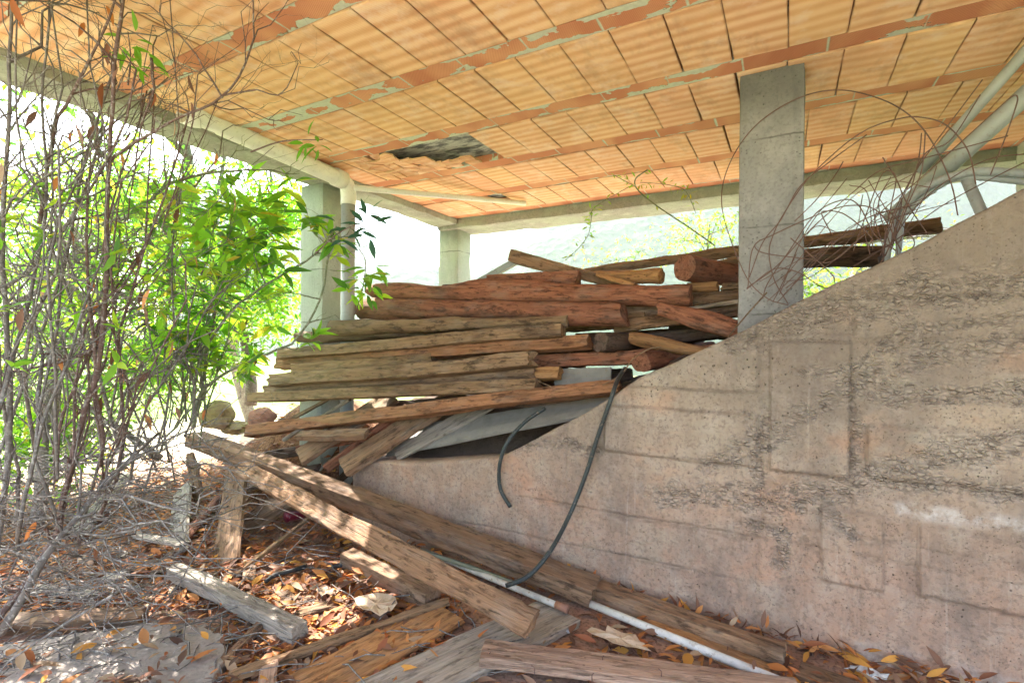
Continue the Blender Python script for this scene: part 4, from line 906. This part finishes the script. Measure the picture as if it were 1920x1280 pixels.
shrub('bare_shrub', 'grey leafless shrub crowding the left edge of the view', Dz(-40, 1250, 1.9),
      [([D(-30, 1180, 2.0), D(20, 800, 2.1), D(5, 500, 2.0), D(15, 250, 2.0), D(20, -20, 1.95)], .012, 16), ([D(-40, 900, 1.9), D(40, 620, 2.1), D(85, 400, 2.2), D(80, 200, 2.2), D(95, -10, 2.1)], .009, 14),
       ([D(-60, 1000, 2.3), D(30, 760, 2.4), D(120, 500, 2.4), D(160, 300, 2.3), D(220, 100, 2.2), D(230, -20, 2.1)], .009, 14), ([D(0, 1190, 1.9), D(90, 1040, 2.0), D(200, 905, 2.2), D(300, 810, 2.5)], .016, 8)]
      + rstems(11, (-60, 150), (800, 1100), (1.8, 2.6), (-60, 260), (-30, 350), (1.8, 2.5))+rstems(22, (-80, 80), (0, 700), (1.8, 2.6), (60, 420), (0, 700), (1.9, 2.8), (.002, .005), 4), B_GREY, seed=1, tl=(.12, .5), depth=2, leaf=.03, ltip=.08)
shrub('bare_shrub', 'tall brown stemmed shrub rising straight up to the ceiling at left', Dz(118, 1000, 2.2),
      [([D(108, 1010, 2.2), D(120, 930, 2.2), D(150, 800, 2.2), D(180, 700, 2.2), D(197, 560, 2.15), D(200, 400, 2.1), D(206, 280, 2.1), D(215, 120, 2.0), D(232, -20, 1.95)], .0135, 12),
       ([D(206, 300, 2.1), D(250, 270, 2.1), D(330, 225, 2.1), D(415, 180, 2.1), D(470, 95, 2.05), D(475, -10, 2.0)], .007, 7), ([D(415, 182, 2.1), D(350, 80, 2.1), D(280, 10, 2.0)], .0045, 4), ([D(415, 180, 2.1), D(480, 170, 2.1), D(530, 175, 2.1), D(560, 120, 2.1)], .004, 5),
       ([D(75, 420, 2.3), D(100, 250, 2.2), D(150, 150, 2.1), D(222, -10, 2.0)], .009, 7), ([D(190, 650, 2.2), D(120, 675, 2.2), D(60, 690, 2.2), D(-20, 705, 2.1)], .009, 7), ([D(285, 110, 2.1), D(285, 180, 2.1), D(260, 250, 2.15), D(240, 420, 2.2)], .006, 5),
       ([D(110, 1000, 2.2), D(60, 1080, 2.05), D(20, 1130, 1.95), D(-30, 1190, 1.85)], .02, 3)] + rstems(9, (80, 200), (850, 1000), (2.1, 2.6), (150, 420), (-10, 350), (2.0, 2.6)), B_BROWN, seed=2, tl=(.1, .4), pdry=.04, depth=2)
shrub('bare_shrub', 'dense grey thicket of twigs in front of the bright green leaves', Dz(250, 870, 3.0),
      [([D(230, 860, 3.0), D(170, 650, 3.0), D(120, 450, 2.9), D(60, 300, 2.8)], .012, 12), ([D(-20, 600, 2.9), D(80, 540, 2.9), D(170, 530, 2.9), D(240, 560, 3.0), D(310, 650, 3.0), D(390, 665, 3.1)], .016, 14),
       ([D(-20, 560, 2.7), D(60, 500, 2.7), D(150, 380, 2.7), D(190, 250, 2.7)], .014, 10)] + rstems(18, (100, 350), (780, 950), (2.7, 3.5), (0, 460), (150, 600), (2.6, 3.6))+rstems(34, (-80, 200), (300, 950), (2.2, 3.3), (180, 520), (250, 850), (2.3, 3.5), (.002, .006), 5), B_GREY, seed=3, ntw=12, tl=(.15, .5), leaf=.10, ltip=.09)
shrub('leafy_shrub', 'leafy shrub with long bright green leaves in front of the pale column', Dz(365, 790, 3.3),
      [([D(365, 800, 3.1), D(378, 735, 3.1), D(440, 690, 3.1), D(520, 655, 3.1), D(555, 635, 3.1), D(600, 560, 3.0), D(625, 430, 3.0)], .011, 10), ([D(360, 790, 3.1), D(370, 690, 3.1), D(420, 600, 3.05), D(480, 545, 3.0), D(555, 500, 2.95), D(592, 475, 2.9), D(632, 425, 2.9)], .010, 9),
       ([D(370, 780, 3.2), D(400, 600, 3.2), D(440, 480, 3.2), D(470, 420, 3.2)], .008, 12), ([D(350, 790, 3.2), D(330, 560, 3.2), D(305, 260, 3.1), D(310, 200, 3.0)], .007, 10), ([D(180, 425, 3.1), D(250, 400, 3.1), D(320, 345, 3.1), D(400, 325, 3.1), D(480, 318, 3.1)], .013, 8),
       ([D(590, 478, 2.9), D(640, 480, 2.9), D(665, 470, 2.9)], .003, 3)] + rstems(14, (300, 400), (760, 850), (3.0, 3.5), (280, 550), (330, 620), (3.0, 3.5), (.003, .008)), B_GREEN, seed=4, tl=(.12, .4), leaf=.42, ltip=.13, pdry=.03, group='leafy shrubs')
def cluster(lv, p, n, spread, L, rs, cols=None, droop=-.1):
    for _ in range(n):
        d = np.array([rs.gauss(0, 1), rs.gauss(0, 1), rs.gauss(droop, .6)]); lv.add(p+nrm(d)*rs.random()*spread, d, L*rs.uniform(.75, 1.2), cols or lime(rs), rs)
def sprig(label, items, stem, seed, col=None, mat=B_BROWN, r=.004):
    rs = random.Random(seed); t = empty('leafy_sprig', label, 'sprig', tuple(items[0][0]), 'leafy sprigs'); lv = Leaves(); mb = MB()
    q = spline(stem, 5); mb.tube(q, np.linspace(r, r*.5, len(q)), 5)
    for p, n, s, L in items: cluster(lv, p, n, s, L, rs, col)
    sub(mb.build('stem', mat, None, True), t); sub(lv.build('leaves', M_LEAF), t)
sprig('sprig of dark teal leaves in front of the drain pipe', [(D(650, 425, 2.6), 8, .08, .10), (D(690, 425, 2.6), 10, .07, .10), (D(640, 450, 2.6), 4, .05, .10), (D(690, 402, 2.6), 4, .03, .09)], [D(592, 475, 2.7), D(630, 440, 2.6), D(670, 420, 2.6), D(710, 405, 2.6)], 1, (.05, .13, .10))
sprig('bright green sprig right of the drain pipe above the stack', [(D(680, 520, 3.05), 22, .14, .13), (D(705, 500, 3.05), 8, .08, .12), (D(655, 545, 3.05), 8, .08, .13), (D(690, 550, 3.1), 8, .08, .12)], [D(665, 590, 3.1), D(680, 540, 3.05), D(685, 490, 3.0), D(672, 465, 3.0)], 2)
sprig('small green sprig hanging below the ceiling tiles', [(D(575, 270, 2.2), 5, .04, .07), (D(598, 272, 2.2), 6, .03, .075)], [D(470, 285, 2.2), D(530, 265, 2.2), D(605, 262, 2.2)], 3, (.14, .33, .03))
sprig('green sprig against the ceiling at upper left', [(D(225, 85, 2.1), 4, .05, .08), (D(255, 75, 2.1), 6, .07, .09), (D(262, 125, 2.1), 8, .08, .08), (D(232, 120, 2.1), 4, .05, .08)], [D(240, 160, 2.1), D(245, 110, 2.1), D(240, 60, 2.1)], 4, (.17, .38, .04))
sprig('large cluster of long green leaves left of the pale column', [(D(430, 385, 3.0), 24, .2, .17), (D(400, 440, 3.0), 20, .2, .16), (D(480, 400, 3.0), 22, .2, .17), (D(505, 450, 3.0), 18, .16, .15), (D(450, 470, 3.0), 16, .2, .15)], [D(400, 620, 3.1), D(410, 520, 3.0), D(430, 430, 3.0), D(440, 370, 3.0)], 5)
# trees beyond the shelter
def tree(name, label, base, crown, n, L, seed, trunkr=.07, limbs=8, group='trees beyond the left side', mat=B_GREY, cols=lime, clump=60, simple=True):
    rs = random.Random(seed); t = empty(name, label, 'tree', tuple(base), group); mb = MB(); lv = Leaves(simple)
    base = np.array(base); cc = np.array([c[0] for c in crown]); top = cc.mean(0)
    q = path(base, top, rs, .06, 9); mb.tube(q, np.linspace(trunkr, trunkr*.4, 9), 9)
    for c, r_ in crown:
        c = np.array(c); st = q[rs.randint(3, 7)]; b = path(st, c, rs, .1, 8); mb.tube(b, np.linspace(trunkr*.4, trunkr*.12, 8), 6)
        for _ in range(limbs):
            d = np.array([rs.gauss(0, 1), rs.gauss(0, 1), rs.gauss(.1, .8)]); e = c+nrm(d)*np.array(r_)*rs.uniform(.5, 1); tw = path(b[rs.randint(4, 7)], e, rs, .14, 6); mb.tube(tw, np.linspace(trunkr*.13, .003, 6), 4, cap=False)
            for _ in range(n//(limbs*len(crown))//2):
                i = rs.randint(2, 5); p = tw[i]+np.array([rs.gauss(0, .14) for _ in range(3)]); dd = np.array([rs.gauss(0, 1), rs.gauss(0, 1), rs.gauss(-.35, .5)]); lv.add(p, dd, L*rs.uniform(.7, 1.3), cols(rs), rs)
        for _ in range(n//len(crown)//2//clump):
            d = np.array([rs.gauss(0, 1) for _ in range(3)]); p0 = c+nrm(d)*np.array(r_)*rs.random()**.5
            for _ in range(clump): lv.add(p0+np.array([rs.gauss(0, .13) for _ in range(3)]), (rs.gauss(0, 1), rs.gauss(0, 1), rs.gauss(-.35, .5)), L*rs.uniform(.7, 1.3), cols(rs), rs)
    sub(mb.build('trunk', mat, None, True), t); sub(lv.build('crown', M_LEAF), t); return t
tree('laurel_tree', 'bright green tree filling the gap left of the pale column', D(470, 760, 6), [(D(470, 420, 6.0), (.9, .9, .7)), (D(400, 560, 5.8), (.9, .9, .7)), (D(520, 560, 6.2), (.5, .8, .6)), (D(330, 460, 5.6), (.9, .8, .7)), (D(520, 380, 5.8), (.5, .5, .3))], 5400, .09, 21)
tree('laurel_tree', 'yellow green tree behind the thicket at far left', D(120, 820, 5.2), [(D(100, 420, 5.2), (.9, .9, .8)), (D(200, 560, 5.2), (.8, .9, .7)), (D(30, 600, 5.0), (.9, .9, .7)), (D(220, 350, 5.4), (.8, .8, .6))], 6500, .095, 22)
tree('laurel_tree', 'low leafy tree glowing between the lower twigs', D(300, 860, 4.9), [(D(280, 680, 4.8), (.8, .8, .3)), (D(120, 760, 4.6), (.7, .8, .35)), (D(60, 850, 4.2), (.5, .6, .25))], 3000, .09, 23, trunkr=.04)
tree('laurel_tree', 'sparse young tree with small leaves close behind the leafless stems', D(60, 900, 4.2), [(D(60, 300, 4.2), (.6, .6, .6)), (D(40, 500, 4.1), (.6, .6, .6)), (D(140, 650, 4.0), (.6, .6, .4)), (D(250, 420, 4.4), (.6, .6, .6)), (D(30, 760, 3.9), (.5, .5, .4))], 1500, .085, 26, trunkr=.03)
tree('laurel_tree', 'tall tree added beyond the roof edge, its unseen top dappling the sunlight', (-8.2, 5.6, 0), [((-6.0, 2.6, 4.3), (1.2, 1.6, .9)), ((-6.6, 4.2, 4.6), (1.2, 1.6, .9)), ((-5.4, 4.0, 3.9), (.9, 1.6, .5)), ((-5.6, 1.4, 4.0), (1., 1.3, .6))], 2000, .11, 24, trunkr=.1, clump=8, limbs=14)  # added tree, unseen crowns spread out to break the sun into dapples
tree('laurel_tree', 'dark leafed tree at the very left edge', (-4.9, 1.6, 0), [((-4.9, 1.9, 2.5), (.5, .7, .5)), ((-5.3, 2.9, 2.6), (.6, .7, .5)), ((-5.5, 1.1, 2.2), (.6, .7, .5))], 450, .11, 25, trunkr=.05)
def ylime(rs):
    k = rs.uniform(.8, 1.3); b = (.15, .25, .035) if rs.random() < .6 else (.32, .27, .06) if rs.random() < .7 else (.12, .25, .06); return tuple(x*k for x in b)
tree('rose_bush', 'yellow tipped rose bush under the far beam left of the grey column', P(1330, 560, Y=6.2), [(P(1300, 415, Y=6.2), (.4, .2, .25)), (P(1350, 400, Y=6.2), (.3, .2, .35)), (P(1290, 450, Y=6.), (.35, .2, .15)), (P(1380, 420, Y=6.2), (.25, .2, .3))], 560, .06, 31, limbs=4, trunkr=.02, group='bushes beyond the far beam', mat=B_GREEN, cols=ylime, clump=35)
tree('rose_bush', 'small rose bush tips above the orange log', P(1130, 560, Y=6.2), [(P(1125, 488, Y=6.1), (.22, .2, .1)), (P(1170, 490, Y=6.1), (.25, .2, .08)), (P(1200, 470, Y=6.1), (.14, .2, .12))], 260, .05, 32, trunkr=.008, group='bushes beyond the far beam', mat=B_GREEN, cols=ylime, clump=12)
tree('green_bush', 'green bush seen under the logs right of the grey column', P(1560, 620, Y=6.5), [(P(1560, 560, Y=6.5), (.9, .5, .25)), (P(1700, 520, Y=6.8), (.7, .5, .2)), (P(1640, 545, Y=6.5), (.7, .5, .2)), (P(1480, 545, Y=6.5), (.5, .4, .2))], 1700, .08, 33, trunkr=.02, group='bushes beyond the far beam', mat=B_GREEN, cols=ylime)
tree('pale_tree', 'thin pale barked tree right of the grey column under the beam', P(1590, 560, Y=8.5), [(P(1590, 400, Y=8.5), (.8, .4, .5)), (P(1720, 420, Y=8.5), (.8, .4, .5)), (P(1640, 330, Y=8.5), (.9, .4, .5))], 140, .06, 34, trunkr=.07, limbs=22, group='bushes beyond the far beam', cols=ylime, clump=12)
tree('pale_tree', 'stouter pale barked tree farther right under the ducts', P(1820, 560, Y=8.2), [(P(1800, 400, Y=8.2), (.8, .4, .5)), (P(1900, 330, Y=8.2), (.8, .4, .5)), (P(1760, 350, Y=8.2), (.6, .4, .5))], 140, .06, 35, trunkr=.09, limbs=22, group='bushes beyond the far beam', cols=ylime, clump=12)
# climbing rose shoot
def shoot():
    rs = random.Random(9); t = empty('rose_shoot', 'thin green rose shoot arching in front of the ceiling over the pile', 'shoot', tuple(P(1330, 470, Y=4.4)), 'leafy sprigs'); mb = MB(); lv = Leaves()
    for pts, r in (([(1340, 460), (1290, 425), (1230, 385), (1195, 355), (1192, 335), (1215, 318)], .006), ([(1192, 350), (1150, 328)], .003), ([(1200, 342), (1240, 345), (1275, 352), (1290, 365), (1305, 400)], .003), ([(1180, 350), (1120, 385), (1105, 405)], .003), ([(1060, 488), (1085, 465), (1103, 440), (1108, 415), (1110, 398)], .0035)):
        q = spline([P(x, y, Y=4.3) for x, y in pts], 6); mb.tube(q, r, 5)
        for p in q[::2]: cluster(lv, p, 3 if r < .005 else 1, .04, .055, rs, tuple(x*rs.uniform(.7, 1.3) for x in (.26, .36, .05)))
    sub(mb.build('stem', B_GREEN, None, True), t); sub(lv.build('leaves', M_LEAF), t)
shoot()

# ------------------------------------------------------------------ leaf litter
def litter():
    rs = random.Random(42); lv = Leaves(); n = 0
    def dens(px, py):
        if px < 430 and py > 1165-(px > 150)*10: return .025
        if 880 < px < 1110 and py > 1120: return .1
        if px > 1080 and py < 1075: return .0
        if px > 1080: return .55
        return 1.
    while n < 15000:
        px = rs.uniform(-80, 1750) if rs.random() < .35 else rs.uniform(-60, 830); py = 1320-(rs.random()**1.5)*470
        q = P(px, py, Z=0.)
        if q[1] > 2.84 and q[0] > -2.95: continue
        if q[1] > 3.7 or q[0] < -7: continue
        if rs.random() > dens(px, py): continue
        z = float(max(gh(q[0], q[1]), 0))+.018+abs(rs.gauss(0, .018)); a = rs.random()*6.283
        if px < 430 and py > 1165: z += .05
        L = .03+.09*rs.random()**1.7; tilt = rs.gauss(.05, .22)
        lv.add((q[0], q[1], z), (math.cos(a), math.sin(a), tilt), L, drycol(rs), rs, roll=(rs.gauss(0, .35), rs.gauss(0, .35), 1), wd=rs.uniform(.8, 1.5)); n += 1
    for _ in range(260):   # drift against the wall foot
        x = rs.uniform(-1.2, .9); lv.add((x, 2.83-abs(rs.gauss(0, .05)), rs.uniform(.02, .09)), (rs.gauss(0, 1), rs.gauss(0, .4), rs.gauss(.2, .5)), rs.uniform(.05, .11), drycol(rs), rs)
    o = lv.build('leaf_litter', M_DRY); struct(o, 'orange and brown fallen leaves covering the ground', 'stuff')
    mb = MB()
    for _ in range(800):
        px, py = rs.uniform(-60, 900) if rs.random() < .5 else rs.uniform(-60, 420), 1290-rs.random()*420; q = P(px, py, Z=.03)
        if q[1] > 2.8: continue
        z = float(max(gh(q[0], q[1]), 0))+rs.uniform(.02, .06); a = rs.random()*6.28; L = rs.uniform(.08, .4); e = q+np.array([math.cos(a)*L, math.sin(a)*L, rs.uniform(-.01, .03)]); q[2] = z; e[2] = z+rs.uniform(-.01, .05)
        pp = path(q, e, rs, .1, 5); r = rs.uniform(.0012, .004); mb.tube(pp, r, 4, cap=False)
    struct(mb.build('twig_litter', B_GREY, None, True), 'small dry twigs scattered over the fallen leaves', 'stuff')
litter()
# sheets of torn card
def scrap(label, cx, cy, w_, h_, seed, mat=M_PAPER, name='cardboard', z=.06):
    rs = random.Random(seed); n = 15; c = P(cx, cy, Z=z); V = [(0, 0, .012)]
    for k in (.55, 1):
        for i in range(n):
            a = 2*math.pi*i/n; r = k*(1+rs.uniform(-.35, .2)); V.append((math.cos(a)*w_*r, math.sin(a)*h_*r, rs.uniform(0, .022)))
    f = [(0, 1+i, 1+(i+1) % n) for i in range(n)]+[(1+i, 1+n+i, 1+n+(i+1) % n, 1+(i+1) % n) for i in range(n)]
    o = mesh(name, V, f, mat, loc=tuple(c)); md = o.modifiers.new('thick', 'SOLIDIFY'); md.thickness = .002; return tag(o, label, name.replace('_', ' '))
scrap('torn beige cardboard sheet between the reddish board and white pipe', 1165, 1200, .15, .06, 1)
scrap('crumpled beige paper heap above the broad orange board', 705, 1135, .13, .09, 2, z=.08)
scrap('small torn cardboard piece above the sunlit board', 610, 1110, .06, .04, 3)
scrap('white plastic scrap at the wall foot in the bottom right', 1625, 1262, .08, .03, 4, M_WHITE, 'plastic_scrap', .03)
scrap('tiny white crumpled scrap on the bare floor', 1062, 1183, .02, .015, 5, M_WHITE, 'plastic_scrap', .03)

# brush of dead branches heaped at the foot of the shrubs
def brush():
    rs = random.Random(61)
    for lb, (x0, x1), (y0, y1), (d0, d1), n, mt in (('heap of dead grey branches at the left edge above the slab', (-80, 260), (820, 1130), (1.9, 2.9), 110, B_GREY), ('tangle of the finest dead twigs in the bottom left corner', (-80, 300), (830, 1140), (1.8, 3.0), 230, B_GREY), ('heap of thin dead twigs around the upper end of the heavy beam', (180, 440), (780, 980), (2.5, 3.3), 90, B_GREY)):
        t = empty('dead_branches', lb, 'dead branches', tuple(Dz((x0+x1)/2, y1, d0)), 'heaps of dead branches'); mb = MB()
        for _ in range(n):
            p = Dz(rs.uniform(x0, x1), rs.uniform(y0, y1), rs.uniform(d0, d1)); p[2] = min(p[2], .85); a = rs.random()*6.28; L = rs.uniform(.15, .9)
            e = p+np.array([math.cos(a)*L, math.sin(a)*L*.6, rs.gauss(0, .22)*L]); e[2] = max(e[2], .03); q = path(p, e, rs, .15, 7); r = rs.uniform(.0012, .0035) if n > 200 else rs.uniform(.0015, .007)
            mb.tube(q, np.linspace(r, r*.4, 7), 5, cap=False)
            if rs.random() < .6: twigs_from(mb, q, r, rs, rs.randint(1, 3), .08, .3, 0)
        sub(mb.build('twigs', mt, None, True), t)
brush()
for lb, (x, y, z), (dx, dy), L, m_ in (('short grey broken board in the leaves near the left edge', (120, 1110, .05), (1, .25), .42, W_GREY), ('small brown splinter of board beside the speckled beam end', (470, 1075, .04), (.8, -.5), .2, W_BROWN), ('broken offcut half buried in leaves before the brush heap', (255, 1075, .05), (.9, .5), .3, W_DARK),
        ('thin split batten across the leaves left of the dark plank', (300, 1010, .12), (1, .1), .5, W_GREY), ('small tan chip of wood beside the torn cardboard', (585, 1145, .05), (.5, .8), .14, W_TAN), ('short stub beside the bent rubber pipe', (540, 1120, .04), (1, -.3), .16, W_BROWN)):
    c = P(x, y, Z=z); d = nrm([dx, dy, 0.04]); timber('offcut', lb, 'offcut', c-d*L/2, c+d*L/2, .025, .07, m_, seed=int(x), group='loose boards round the wall foot', endcut=.05, rough=1.4)
# ------------------------------------------------------------------ haze
def haze():
    b = MB(); b.box((-1300, -1300, -60), (1300, 1300, 520)); m = bpy.data.materials.new('haze'); m.use_nodes = True; t = m.node_tree; t.nodes.clear()
    v = t.nodes.new('ShaderNodeVolumePrincipled'); v.inputs['Color'].default_value = (.92, .96, 1, 1); v.inputs['Density'].default_value = .00025; v.inputs['Anisotropy'].default_value = .2
    o = t.nodes.new('ShaderNodeOutputMaterial'); t.links.new(v.outputs[0], o.inputs['Volume'])
    struct(b.build('haze', m), 'pale haze in the valley air', 'stuff')
haze()
